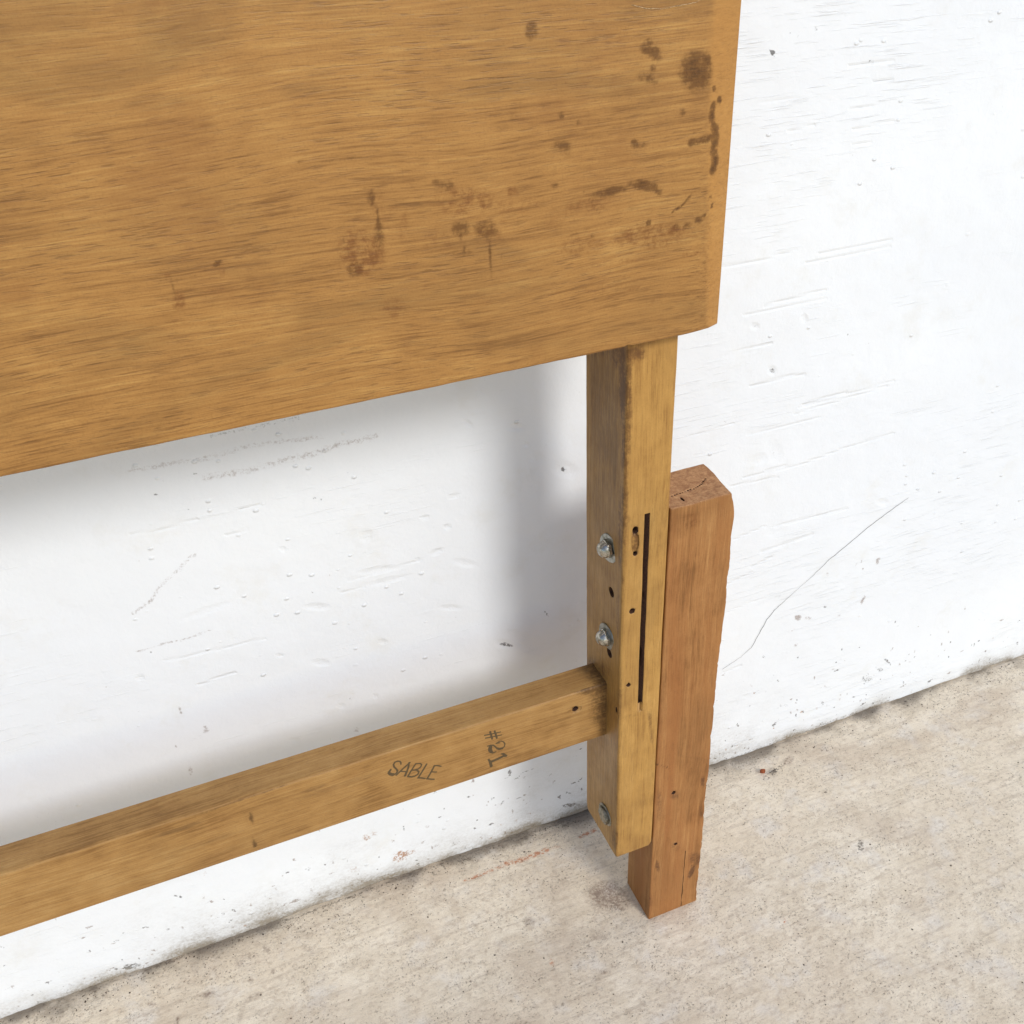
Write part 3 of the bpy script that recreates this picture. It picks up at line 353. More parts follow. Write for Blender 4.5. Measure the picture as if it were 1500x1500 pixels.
def wood(name, axis, dark, mid, light, pore, seed=0.0, figure=1.0, pores=1.0, red=None, stain=(92, 50, 20), rough=0.5, ink=False, scratch=0.5, blotch=0.4, bevel_tone=False, film=0.6):
    """timber with the grain along axis 0 (x) or 2 (z)"""
    w = NT(name)
    def sc(along, across):
        s = [across] * 3; s[axis] = along
        return tuple(s)
    off = (seed, seed * 1.7, seed * 0.6)
    wob = w.map(sc(1, 1), off)
    # gently wandering grain: shift the across coordinate by a slow noise
    n0 = w.noise(w.map(sc(3.5, 7), off), 1, 2, 0.5)
    comb = w.n.new('ShaderNodeVectorMath'); comb.operation = 'MULTIPLY_ADD'
    dirv = (0.02, 0.02, 0.0) if axis == 2 else (0.0, 0.02, 0.03)
    vv = w.n.new('ShaderNodeCombineXYZ')
    for k in range(3):
        w.l.new(n0, vv.inputs[k])
    w.l.new(vv.outputs[0], comb.inputs[0]); comb.inputs[1].default_value = dirv
    w.l.new(wob, comb.inputs[2])
    P = comb.outputs[0]
    def m(scale): return w.map(scale, src=P)
    fig = w.noise(m(sc(4, 26)), 1, 4, 0.55, 0.6)
    streak = w.noise(m(sc(9, 400)), 1, 4, 0.7, 0.1)
    fine = w.noise(m(sc(30, 1000)), 1, 3, 0.7)
    por = w.noise(m(sc(85, 1300)), 1, 2, 0.55)
    cl = w.noise(m(sc(8, 30)), 1, 3, 0.6)
    blo = w.noise(w.map((38, 38, 38), off), 1, 4, 0.6)
    spk = w.noise(w.map((900, 900, 900), off), 1, 2, 0.6)
    g = w.math('ADD', w.math('MULTIPLY', fig, 0.5 * figure), w.math('MULTIPLY', streak, 0.62))
    g = w.math('ADD', g, w.math('MULTIPLY', fine, 0.62))
    g = w.math('ADD', g, w.math('MULTIPLY', blo, blotch))
    tot = (0.5 * figure + 0.62 + 0.62 + blotch) * 0.5
    c = w.mix(w.ss(g, tot - 0.26, tot + 0.02), lin(*dark), lin(*mid))
    c = w.mix(w.ss(g, tot - 0.02, tot + 0.28), c, lin(*light))
    if red:
        c = w.mix(w.ss(w.noise(m(sc(2.5, 60)), 1, 2, 0.5), 0.42, 0.66, 0, 0.8), c, lin(*red))
    # pores: short dark dashes, thicker where the cluster noise says so
    pm = w.math('MULTIPLY', w.ss(por, 0.54, 0.68), w.ss(cl, 0.30, 0.75, 0.35, 0.9))
    c = w.mix(w.math('MULTIPLY', pm, 0.50 * pores), c, lin(*pore))
    c = w.mix(w.ss(spk, 0.45, 0.75, 0, 0.16), c, lin(*pore))
    # old uneven finish: duller, dirtier clouds following the board
    dirt = w.noise(m(sc(7, 17)), 1, 5, 0.65, 0.8)
    c = w.mix(w.ss(dirt, 0.44, 0.70, 0, 0.42 * film), c, lin(116, 86, 48))
    c = w.mix(w.ss(w.noise(w.map((16, 16, 16), (seed + 4, 0, 2)), 1, 5, 0.7), 0.52, 0.70, 0, 0.28 * film), c, lin(128, 82, 42))
    if bevel_tone:     # bevelled edge strip, mixed warmer and lighter than the flat face
        c = w.mix(w.math('MULTIPLY', w.attr('bevel_tone').outputs['Fac'], 0.5), c, lin(186, 134, 68))
    # handling marks and stains
    at = w.rgb(w.attr('marks').outputs['Color'])
    n_hi = w.noise(w.map((420, 420, 420), off), 1, 4, 0.7)
    n_md = w.noise(w.map((150, 150, 150), off), 1, 4, 0.65, 0.5)
    n_gr = w.noise(m(sc(90, 700)), 1, 3, 0.6)
    h1 = w.ss(n_hi, 0.34, 0.66); m1 = w.ss(n_md, 0.32, 0.68); g1 = w.ss(n_gr, 0.34, 0.66)
    brk = w.math('ADD', w.math('ADD', w.math('MULTIPLY', h1, 0.45), w.math('MULTIPLY', m1, 0.45)), w.math('MULTIPLY', g1, 0.35))
    k0 = w.math('MULTIPLY', at[0], w.math('ADD', 0.32, brk))
    c = w.mix(w.math('MULTIPLY', w.ss(k0, 0.10, 0.75), 0.80), c, lin(*stain))
    c = w.mix(w.ss(k0, 0.75, 1.25, 0, 0.55), c, lin(int(stain[0] * .7), int(stain[1] * .66), int(stain[2] * .6)))
    k1 = w.math('MULTIPLY', at[1], brk)
    c = w.mix(w.math('MULTIPLY', w.ss(k1, 0.10, 0.68), 0.80), c, lin(112, 66, 28))
    k2 = w.math('MULTIPLY', at[2], w.math('ADD', w.math('MULTIPLY', n_gr, 1.6), 0.2))
    c = w.mix(w.math('MULTIPLY', w.ss(k2, 0.15, 0.9), 0.6), c, lin(92, 66, 40))
    # small random knocks
    kn = w.ss(w.noise(w.map((60, 60, 60), (3 + seed, 1, 2)), 1, 5, 0.75), 0.66, 0.74, 0, 0.45 * scratch)
    c = w.mix(kn, c, lin(112, 70, 34))
    if ink:
        ia = w.attr('ink').outputs['Fac']
        kk = w.math('MULTIPLY', ia, w.math('ADD', 0.45, w.math('MULTIPLY', n_hi, 0.7)))
        c = w.mix(w.math('MULTIPLY', w.ss(kk, 0.05, 0.6), 0.82), c, lin(54, 50, 38))
    w.put(w.b.inputs['Base Color'], c)
    w.put(w.b.inputs['Roughness'], w.ss(g, tot - 0.3, tot + 0.3, rough + 0.08, rough - 0.06))
    w.b.inputs['Specular IOR Level'].default_value = 0.32
    h = w.math('SUBTRACT', w.math('MULTIPLY', fine, 0.3), w.math('MULTIPLY', pm, 0.8))
    b1 = w.bump(h, 0.35, 0.0004)
    b2 = w.bump(w.noise(w.map((55, 55, 55), off), 1, 3, 0.5), 0.25, 0.0008, b1)
    w.put(w.b.inputs['Normal'], b2)
    return w.m

# ------------------------------------------------------------------ materials
M_panel = wood('panel_veneer', 0, (128, 88, 43), (167, 121, 64), (188, 144, 81), (82, 52, 22), seed=1.3, figure=1.0, pores=1.1, stain=(96, 61, 24), rough=0.46, blotch=0.3, bevel_tone=True, film=1.0)
M_rail = wood('rail_timber', 0, (132, 94, 48), (165, 124, 70), (183, 144, 88), (96, 64, 32), seed=5.1, figure=1.0, pores=0.6, stain=(84, 58, 30), rough=0.5, ink=True, blotch=0.6)
M_post = wood('post_timber', 2, (152, 110, 54), (180, 136, 71), (196, 152, 84), (110, 74, 34), seed=9.4, figure=0.8, pores=0.6, stain=(96, 62, 32), rough=0.48, blotch=0.7)
M_block = wood('block_timber', 2, (128, 86, 44), (165, 115, 65), (184, 136, 82), (96, 60, 34), seed=13.7, figure=0.9, pores=0.5, red=(154, 100, 53), stain=(88, 54, 32), rough=0.62, blotch=0.5)

def end_grain():
    w = NT('block_end_grain')
    a = w.noise(w.map((260, 260, 260)), 1, 5, 0.75)
    rings = w.n.new('ShaderNodeTexWave'); rings.wave_type = 'RINGS'
    rings.inputs['Scale'].default_value = 60; rings.inputs['Distortion'].default_value = 2.0
    w.l.new(w.map((1, 1, 0.1), (0.03, 0.05, 0)), rings.inputs['Vector'])
    c = w.mix(w.ss(a, 0.32, 0.68), lin(146, 100, 62), lin(192, 146, 100))
    c = w.mix(w.math('MULTIPLY', rings.outputs['Fac'], 0.18), c, lin(140, 90, 54))
    c = w.mix(w.ss(w.noise(w.map((900, 900, 900)), 1, 3, 0.7), 0.55, 0.7, 0, 0.5), c, lin(112, 70, 42))
    w.put(w.b.inputs['Base Color'], c); w.b.inputs['Roughness'].default_value = 0.8
    w.put(w.b.inputs['Normal'], w.bump(a, 0.6, 0.0008))
    return w.m
M_end = end_grain()

def metal(name, col, rough):
    w = NT(name)
    n = w.noise(w.map((300, 300, 300)), 1, 4, 0.6)
    c = w.mix(w.ss(n, 0.4, 0.75), lin(*col), lin(int(col[0] * .62), int(col[1] * .62), int(col[2] * .56)))
    w.put(w.b.inputs['Base Color'], c)
    w.b.inputs['Metallic'].default_value = 0.9
    w.put(w.b.inputs['Roughness'], w.ss(n, 0.35, 0.7, rough, rough + 0.2))
    w.put(w.b.inputs['Normal'], w.bump(n, 0.12, 0.0003))
    return w.m
M_zinc = metal('zinc_plated_steel', (196, 190, 178), 0.15)
M_dull = metal('tarnished_zinc', (156, 150, 136), 0.38)

M_washer = metal('grey_washer_steel', (164, 162, 152), 0.32)

def plain(name, col, rough=0.9):
    w = NT(name)
    n = w.noise(w.map((700, 700, 700)), 1, 3, 0.6)
    w.put(w.b.inputs['Base Color'], w.mix(w.ss(n, 0.3, 0.7), lin(*col), lin(int(col[0] * .6), int(col[1] * .6), int(col[2] * .6))))
    w.b.inputs['Roughness'].default_value = rough
    return w.m

M_cut_shade = plain('cut_wood_painted_shade', (78, 46, 25), 0.95)  # shade painted into the insides of slot, holes and splits as dark brown

def wall_mat():
    w = NT('white_painted_render')
    at = w.rgb(w.attr('marks').outputs['Color'])
    gr = w.attr('grime').outputs['Fac']
    big = w.noise(w.map((3.2, 3.2, 4.5)), 1, 3, 0.5)
    c = w.mix(w.ss(big, 0.35, 0.7), lin(229, 232, 234), lin(234, 237, 238))
    c = w.mix(w.ss(w.noise(w.map((26, 26, 26)), 1, 5, 0.65), 0.55, 0.75, 0, 0.35), c, lin(220, 219, 212))
    hi = w.noise(w.map((600, 600, 600)), 1, 4, 0.75)
    md = w.noise(w.map((210, 210, 330)), 1, 4, 0.7, 0.4)
    hR = w.ss(w.noise(w.map((480, 480, 480), (3, 3, 3)), 1, 3, 0.7), 0.36, 0.64)
    mR = w.ss(md, 0.34, 0.66)
    f0 = w.math('MULTIPLY', at[0], w.math('ADD', 0.27, w.math('ADD', w.math('MULTIPLY', hR, 0.7), w.math('MULTIPLY', mR, 0.5))))
    c = w.mix(w.math('MULTIPLY', w.ss(f0, 0.38, 0.85), 0.8), c, lin(72, 68, 64))
    f1 = w.math('MULTIPLY', at[1], w.math('ADD', 0.3, w.math('ADD', w.math('MULTIPLY', hR, 0.7), w.math('MULTIPLY', mR, 0.5))))
    c = w.mix(w.math('MULTIPLY', w.ss(f1, 0.28, 0.9), 0.7), c, lin(136, 116, 104))
    f2 = w.math('MULTIPLY', at[2], w.math('ADD', w.math('MULTIPLY', hR, 0.8), w.math('MULTIPLY', mR, 0.5)))
    c = w.mix(w.math('MULTIPLY', w.ss(f2, 0.2, 0.8), 0.85), c, lin(166, 116, 74))
    # grime along the foot of the wall, plus a broad darkening towards the bottom
    gg = w.math('MULTIPLY', gr, w.math('ADD', w.math('MULTIPLY', md, 1.0), w.math('MULTIPLY', w.noise(w.map((30, 30, 90)), 1, 4, 0.6), 1.0)))
    c = w.mix(w.ss(w.math('MULTIPLY', gg, w.math('ADD', 0.85, w.math('MULTIPLY', hR, 0.3))), 0.08, 1.1, 0, 0.9), c, lin(136, 124, 104))
    # sparse tiny pits and specks
    sp = w.math('MULTIPLY', w.ss(hi, 0.66, 0.72), w.ss(w.noise(w.map((22, 22, 22), (5, 0, 1)), 1, 3, 0.6), 0.5, 0.68))
    c = w.mix(w.math('MULTIPLY', sp, 0.45), c, lin(120, 114, 106))
    w.put(w.b.inputs['Base Color'], c)
    w.b.inputs['Roughness'].default_value = 0.55
    w.b.inputs['Specular IOR Level'].default_value = 0.3
    # trowel and brush ridges: long thin horizontal relief, in patches
    r1 = w.noise(w.map((26, 26, 620), (0, 0, 0), (0, math.radians(2.5), 0)), 1, 3, 0.6, 0.15)
    r1 = w.ss(r1, 0.56, 0.76)
    patch = w.ss(w.noise(w.map((5, 5, 9), (2.2, 0, 3.1)), 1, 3, 0.6), 0.44, 0.62)
    side = w.n.new('ShaderNodeSeparateXYZ'); w.l.new(w.tc, side.inputs[0])
    more = w.ss(side.outputs[0], -0.1, 0.2, 0.45, 1.0)
    rid = w.math('MULTIPLY', w.math('MULTIPLY', r1, patch), more)
    orange = w.noise(w.map((330, 330, 330)), 1, 3, 0.6)
    lump = w.noise(w.map((60, 60, 80)), 1, 4, 0.6)
    n1 = w.bump(orange, 0.32, 0.0006)
    n2 = w.bump(lump, 0.25, 0.0012, n1)
    n3 = w.bump(rid, 0.46, 0.0012, n2)
    blob = w.ss(w.voro(w.map((55, 55, 80)), 1), 0.05, 0.14, 1, 0)
    n4 = w.bump(w.math('MULTIPLY', blob, w.ss(w.noise(w.map((12, 12, 12), (9, 9, 9)), 1, 2, 0.5), 0.5, 0.6)), 0.6, 0.0014, n3)
    lu = w.math('MULTIPLY', w.attr('lump').outputs['Fac'], w.math('ADD', 0.7, w.math('MULTIPLY', md, 0.7)))
    n5 = w.bump(lu, 0.7, 0.0008, n4)
    w.put(w.b.inputs['Normal'], n5)
    return w.m
M_wall = wall_mat()

def floor_mat():
    w = NT('pale_concrete')
    at = w.rgb(w.attr('marks').outputs['Color'])
    gr = w.attr('grime').outputs['Fac']
    big = w.noise(w.map((7, 9, 7)), 1, 4, 0.6)
    mid = w.noise(w.map((45, 60, 45)), 1, 5, 0.65)
    hi = w.noise(w.map((520, 620, 500)), 1, 4, 0.75)
    vh = w.noise(w.map((1300, 1300, 1300)), 1, 2, 0.7)
    c = w.mix(w.ss(big, 0.35, 0.68), lin(229, 214, 190), lin(244, 232, 210))
    c = w.mix(w.ss(mid, 0.35, 0.7, 0, 0.8), c, lin(222, 207, 182))
    c = w.mix(w.ss(w.noise(w.map((30, 30, 30), (4, 2, 0)), 1, 4, 0.6), 0.5, 0.72, 0, 0.5), c, lin(230, 225, 217))
    c = w.mix(w.ss(vh, 0.3, 0.7, 0.0, 0.28), c, lin(176, 158, 142))
    brm = w.noise(w.map((14, 210, 30), (0, 0, 0), (0, 0, math.radians(4))), 1, 4, 0.65)
    c = w.mix(w.ss(brm, 0.5, 0.72, 0, 0.42), c, lin(176, 160, 142))
    c = w.mix(w.ss(w.noise(w.map((170, 230, 170), (6, 1, 3)), 1, 4, 0.7), 0.5, 0.66, 0, 0.34), c, lin(168, 148, 128))
    c = w.mix(w.ss(w.noise(w.map((5, 8, 5), (8, 3, 1)), 1, 6, 0.7, 0.6), 0.48, 0.66, 0, 0.45), c, lin(186, 166, 144))
    # dark pits in clusters
    cl = w.ss(w.noise(w.map((26, 34, 30), (1, 7, 0)), 1, 5, 0.7), 0.34, 0.62)
    pit = w.ss(hi, 0.555, 0.66)
    c = w.mix(w.math('MULTIPLY', w.math('MULTIPLY', pit, cl), 0.8), c, lin(112, 96, 84))
    pit2 = w.math('MULTIPLY', w.ss(w.noise(w.map((240, 330, 300), (2, 2, 2)), 1, 4, 0.7), 0.64, 0.72), w.ss(mid, 0.42, 0.6))
    c = w.mix(w.math('MULTIPLY', pit2, 0.45), c, lin(104, 90, 78))
    hR = w.ss(w.noise(w.map((380, 480, 400), (7, 7, 7)), 1, 4, 0.75), 0.36, 0.64)
    f0 = w.math('MULTIPLY', at[0], w.math('ADD', 0.15, hR))
    c = w.mix(w.math('MULTIPLY', w.ss(f0, 0.3, 0.85), 0.75), c, lin(88, 78, 66))
    f1 = w.math('MULTIPLY', at[1], w.math('ADD', 0.5, w.math('MULTIPLY', hR, 0.7)))
    c = w.mix(w.math('MULTIPLY', w.ss(f1, 0.06, 1.0), 0.75), c, lin(118, 96, 84))
    f2 = w.math('MULTIPLY', at[2], hR)
    c = w.mix(w.math('MULTIPLY', w.ss(f2, 0.05, 0.7), 0.8), c, lin(184, 114, 74))
    gg = w.math('MULTIPLY', gr, w.math('ADD', hi, mid))
    c = w.mix(w.ss(gg, 0.15, 0.95, 0, 0.75), c, lin(120, 110, 98))
    w.put(w.b.inputs['Base Color'], c)
    w.b.inputs['Roughness'].default_value = 0.8
    w.b.inputs['Specular IOR Level'].default_value = 0.25
    h = w.math('SUBTRACT', w.math('MULTIPLY', vh, 0.4), w.math('MULTIPLY', w.math('MULTIPLY', pit, cl), 1.0))
    n1 = w.bump(h, 0.5, 0.0006)
    n2 = w.bump(mid, 0.6, 0.003, w.bump(brm, 0.4, 0.0008, n1))
    w.put(w.b.inputs['Normal'], n2)
    return w.m
M_floor = floor_mat()

# ------------------------------------------------------------------ setting: floor
def axis_lin(lo, hi, step, far_lo, far_hi):
    return np.array(list(far_lo) + list(np.arange(lo, hi, step)) + list(far_hi))

fx = axis_lin(-0.58, 0.60, 0.0017, (-30, -8, -3, -1.4, -0.8), (0.8, 1.4, 3, 8, 30))
fy = axis_lin(-0.22, D + 0.03, 0.0017, (-30, -8, -3, -1.2, -0.5), ())
def floor_fn(U, V):
    near = np.exp(-((U / 0.7) ** 4)) * np.exp(-((V / 0.5) ** 4))
    z = (fbm(U, V, 9, 3, 3) * 0.0012 + fbm(U, V, 120, 4, 3) * 0.00025) * near
    flat = np.exp(-(((U - 0.024) / 0.04) ** 4 + ((V - 0.02) / 0.04) ** 4))
    z = z * (1 - flat) - 0.0012 * (1 - flat) * near
    return np.stack([U, V, z], 1)
co, f = sheet(fx, fy, floor_fn)
me = mesh_from('floor', co, f)
ed = D - co[:, 1]
mk = marks(co[:, 0], co[:, 1], MARKS['floor'])
extra = fbm(co[:, 0], co[:, 1], 40, 21, 4)
set_marks(me, mk)
set_float(me, np.clip(np.exp(-np.maximum(ed, 0) / 0.012) * (0.55 + 0.8 * extra) + 0.32 * np.exp(-np.maximum(ed, 0) / 0.05) * np.clip(extra + 0.4, 0, 1), 0, 1), 'grime')
floor = link('floor', me, M_floor)
floor['kind'] = 'structure'

# ------------------------------------------------------------------ setting: wall
wx = axis_lin(-0.60, 0.64, 0.0017, (-6, -3, -1.5, -0.9), (0.9, 1.5, 3, 6))
wz = np.array([0.0, 0.0012, 0.0026] + list(np.arange(0.0043, 0.76, 0.0017)) + [0.9, 1.3, 2.0, 2.8])
def wall_fn(U, V):
    y = D + fbm(U, V, 5, 31, 2) * 0.0018 + fbm(U, V, 45, 32, 3) * 0.0005
    foot = np.clip(1 - V / 0.02, 0, 1)
    y = y + foot ** 2 * (0.0004 + 0.0010 * fbm(U, V * 0, 35, 33, 4)) - 0.0004 * np.exp(-((V - 0.022) / 0.01) ** 2)
    gap = 0.0011 + 0.0012 * np.clip(fbm(U, V * 0, 28, 34, 4) + 0.5, 0, 2) + 0.0012 * np.clip(fbm(U, V * 0 + 3, 160, 35, 2), 0, 1)
    z = V + gap * np.clip(1 - V / 0.006, 0, 1)
    return np.stack([U, y, z], 1)
co, f = sheet(wx, wz, wall_fn)
f = f[:, ::-1][:, [0, 1, 2, 3]]
n0, nv = len(co), len(wz)
# underside and back give the wall its thickness
bot = co[0::nv].copy(); bot_b = bot.copy(); bot_b[:, 1] = D + 0.12
top = co[nv - 1::nv].copy(); top_b = top.copy(); top_b[:, 1] = D + 0.12
nb = len(bot)
co2 = np.concatenate([co, bot_b, top_b])
i = np.arange(nb - 1)
fb = np.stack([i * nv, (i + 1) * nv, n0 + i + 1, n0 + i], 1)
ft = np.stack([i * nv + nv - 1, n0 + nb + i, n0 + nb + i + 1, (i + 1) * nv + nv - 1], 1)
fk = np.stack([n0 + i, n0 + i + 1, n0 + nb + i + 1, n0 + nb + i], 1)
me = mesh_from('wall', co2, np.concatenate([f, fb, ft, fk]))
mk = marks(co2[:, 0], co2[:, 2], MARKS['wall'])
# a scatter of small scuffs low down, thinning out with height
rb = []
for _ in range(560):
    x = RNG.uniform(-0.55, 0.6) * 1000; z = RNG.exponential(38) + 3
    ch = int(RNG.choice([0, 0, 1, 1, 2], p=[.3, .2, .25, .2, .05]))
    rb.append((x, z, RNG.uniform(0.8, 3.2), RNG.uniform(0.6, 1.3), RNG.choice([90, 75, 20, 0, 110]) + RNG.uniform(-15, 15), RNG.uniform(0.5, 1.1), ch))
for _ in range(160):
    rb.append((RNG.uniform(-550, 600), RNG.uniform(60, 700), RNG.uniform(0.8, 1.6), RNG.uniform(0.7, 1.1), RNG.uniform(0, 180), RNG.uniform(0.3, 0.6), int(RNG.choice([0, 1]))))
mk = np.maximum(mk, marks(co2[:, 0], co2[:, 2], (rb, [])))
mk[n0:] = 0
set_marks(me, mk)
set_float(me, marks(co2[:, 0], co2[:, 2], MARKS['lump'])[:, 0], 'lump')
zz = co2[:, 2]
e2 = fbm(co2[:, 0], zz, 30, 41, 4); e3 = fbm(co2[:, 0], zz, 7, 42, 3)
set_float(me, np.clip(0.8 * np.exp(-(zz / 0.010) ** 1.2) * (0.75 + 0.9 * e2) + 0.34 * np.exp(-zz / 0.17) * np.clip(0.6 + e3 + 0.6 * e2, 0, 1.5), 0, 1), 'grime')  # narrow foot grime, then a wide patchy darkening towards the bottom
wall = link('wall', me, M_wall)
tag(wall, 'rough white painted wall with trowel ridges and a grimy foot behind the headboard', 'wall')

# hairline crack running down the wall
def ribbon(pts, w_mm, y_of, name, mat, parent, jitter=0.25, seed=1, sub=8):
    rs = random.Random(seed)
    P = []
    for a, b in zip(pts, pts[1:]):
        for k in range(sub):
            t = k / sub
            P.append((a[0] + (b[0] - a[0]) * t + rs.uniform(-jitter, jitter), a[1] + (b[1] - a[1]) * t + rs.uniform(-jitter, jitter)))
    P.append(pts[-1])
    vs, fs = [], []
    for i, (x, z) in enumerate(P):
        a = P[max(i - 1, 0)]; b = P[min(i + 1, len(P) - 1)]
        d = Vector((b[0] - a[0], b[1] - a[1])).normalized(); n = (-d.y, d.x)
        t = i / (len(P) - 1)
        w = w_mm * (0.35 + 0.65 * abs(math.sin(6.5 * t + 0.4)) * rs.uniform(0.6, 1.0)) * 0.5
        for s in (-1, 1):
            vs.append(y_of((x + n[0] * w * s) * MM, (z + n[1] * w * s) * MM))
        if i: fs.append((2 * i - 2, 2 * i - 1, 2 * i + 1, 2 * i))
    return link(name, mesh_from(name, vs, fs), mat, parent)
def on_wall(x, z):
    c = wall_fn(np.array([x]), np.array([z]))[0]
    return (x, c[1] - 0.0003, z)
M_crack = plain('crack_line_grey', (120, 116, 110))  # flat grey for the ribbon that draws the crack line
ribbon(CRACK, 0.55, on_wall, 'crack', M_crack, wall, seed=4)

# ------------------------------------------------------------------ the headboard
head = bpy.data.objects.new('headboard', None)
COL.objects.link(head)
head.empty_display_size = 0.05
tag(head, 'worn honey brown wooden headboard with bolted post and lower rail standing before the white wall', 'headboard')

# --- panel
px_ = np.array(list(np.arange(LEFT, -0.44, 0.02)) + list(np.arange(-0.44, 0.0005, 0.0014)) + list(np.linspace(0.0012, PAN_X - 0.0006, 26)) + [PAN_X - 0.0003, PAN_X - 0.0001, PAN_X])
pz_ = np.array([PAN_Z, PAN_Z + 0.0002, PAN_Z + 0.0006, PAN_Z + 0.0013] + list(np.arange(PAN_Z + 0.0022, 0.765, 0.0014)) + [0.80, 0.86, 0.92, 0.96])
def bevel_x(z):
    return np.interp(z, [0.538, 0.544, 0.607, 0.65, 0.683, 0.96], [0.0125, 0.0100, 0.0060, 0.0035, 0.0018, -0.004])
def panel_fn(U, V):
    bx = bevel_x(V)
    t = np.clip((U - bx) / (PAN_X - bx), 0, 1)
    s_ = np.clip((U + 0.006) / (PAN_X + 0.006), 0, 1)
    y = PAN_Y + 0.0030 * s_ ** 2 + 0.0016 * t
    lowe = np.clip((PAN_Z + 0.0014 - V) / 0.0014, 0, 1)
    y = y + 0.0014 * (1 - np.sqrt(np.maximum(0, 1 - lowe ** 2)))
    y = y + fbm(U, V, 6, 51, 2) * 0.0005
    # chip out of the lower edge above the post
    z = V + 0.0011 * np.exp(-((U + 0.038) / 0.0012) ** 2) * lowe
    z = z + 0.00035 * fbm(U, V * 0, 60, 52, 3) * lowe
    return np.stack([U, y, z], 1)
co, f = sheet(px_, pz_, panel_fn)
f = f[:, ::-1]
f = f[:, ::-1]
nv = len(pz_); nu = len(px_); n0 = len(co)
idx = np.arange(n0).reshape(nu, nv)
loop = np.concatenate([idx[:, 0], idx[-1, 1:], idx[::-1, -1][1:], idx[0, ::-1][1:-1]])
back = co[loop].copy(); back[:, 1] = 0.0075
co2 = np.concatenate([co, back])
m = len(loop); k = np.arange(m); k2 = (k + 1) % m
side = np.stack([loop[k], n0 + k, n0 + k2, loop[k2]], 1)
me = mesh_from('panel', co2, np.concatenate([f, side]))
bmx = bmesh.new(); bmx.from_mesh(me); bmx.verts.ensure_lookup_table()
bmx.faces.new([bmx.verts[n0 + int(t)] for t in k])
bmesh.ops.recalc_face_normals(bmx, faces=bmx.faces)
bmx.to_mesh(me); bmx.free()
cc = coords(me)
mk = marks(cc[:, 0], cc[:, 2], MARKS['panel'])
mk[n0:] = 0
set_marks(me, mk)
tt = np.clip((cc[:, 0] - bevel_x(cc[:, 2]) + 0.0012) / 0.0034, 0, 1)
set_float(me, tt, 'bevel_tone')
panel = link('panel', me, M_panel, head)
# a finger-nail scratch near the top, slightly proud splintered lacquer
M_scratch = plain('pale_scratch', (206, 172, 128))
def on_panel(x, z):
    c = panel_fn(np.array([x]), np.array([z]))[0]
    return (x, c[1] - 0.0002, z)
ribbon(SCRATCH, 0.35, on_panel, 'scratch', M_scratch, panel, jitter=0.1, seed=9, sub=6)

# --- post
def irregular(v, seed, amp=0.0003, freq=25):
    n = fbm(v[:, 0] * 0.3 + v[:, 1] * 0.7, v[:, 2], freq, seed, 3)
    n2 = fbm(v[:, 1] + 0.4, v[:, 2] + 0.2, freq, seed + 1, 3)
    v = v.copy(); v[:, 0] += n * amp; v[:, 1] += n2 * amp
    return v
def make_post(x1, name='post'):
    v, f = rounded_box((x1 - POST_W, 0.0, POST_Z0), (x1, POST_D, 0.95), 0.0022, (0.0018, 0.0022, 0.0024))
    v = irregular(v, 61, 0.0003)
    # the lower corners are sanded round
    for rr, ax, end in ((0.0055, 0, x1), (0.007, 1, POST_D)):
        dz = np.clip(v[:, 2] - POST_Z0, 0, rr)
        pull = rr - np.sqrt(np.maximum(0, rr ** 2 - (rr - dz) ** 2))
        w_ = np.clip((v[:, ax] - (end - 1.6 * rr)) / (1.6 * rr), 0, 1)
        v[:, ax] -= w_ * pull
    return link(name, mesh_from(name, v, f), M_post, head)
post = make_post(0.0)
for p in (post,):
    cut(p, [cutter_box((-0.0177, -0.004, 0.2585), (-0.0139, 0.044, 0.4198), 0.00015, 16)], M_cut_shade)
    cut(p, [cutter_box((-0.0177, -0.004, 0.2520), (-0.0139, 0.0022, 0.2595))])
    cut(p, [cutter_cyl((-0.0243, 0, 0.3461), 'y', 0.0022, 0.012, rough=0.12)], M_cut_shade)
    cut(p, [cutter_cyl((-0.0255, 0, 0.2815), 'y', 0.0018, 0.012, rough=0.25)], M_cut_shade)
    cut(p, [cutter_cyl((-0.0238, 0, 0.4095), 'y', 0.0022, 0.012, rough=0.1, sz=1.5)], M_cut_shade)
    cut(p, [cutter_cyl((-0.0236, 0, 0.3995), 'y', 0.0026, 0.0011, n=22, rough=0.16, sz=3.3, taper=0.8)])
    cut(p, [cutter_cyl((-0.0234, 0, 0.3915), 'y', 0.0016, 0.006, n=9, rough=0.2)], M_cut_shade)
    cut(p, [cutter_cyl((-POST_W, 0.0150, 0.3535), 'x', 0.0037, 0.020)], M_cut_shade)
    cut(p, [cutter_cyl((-POST_W, 0.0165, 0.2994), 'x', 0.0037, 0.020)], M_cut_shade)
    cut(p, [cutter_cyl((-POST_W, 0.0046, 0.2562), 'x', 0.0013, 0.012, sz=2.0)], M_cut_shade)
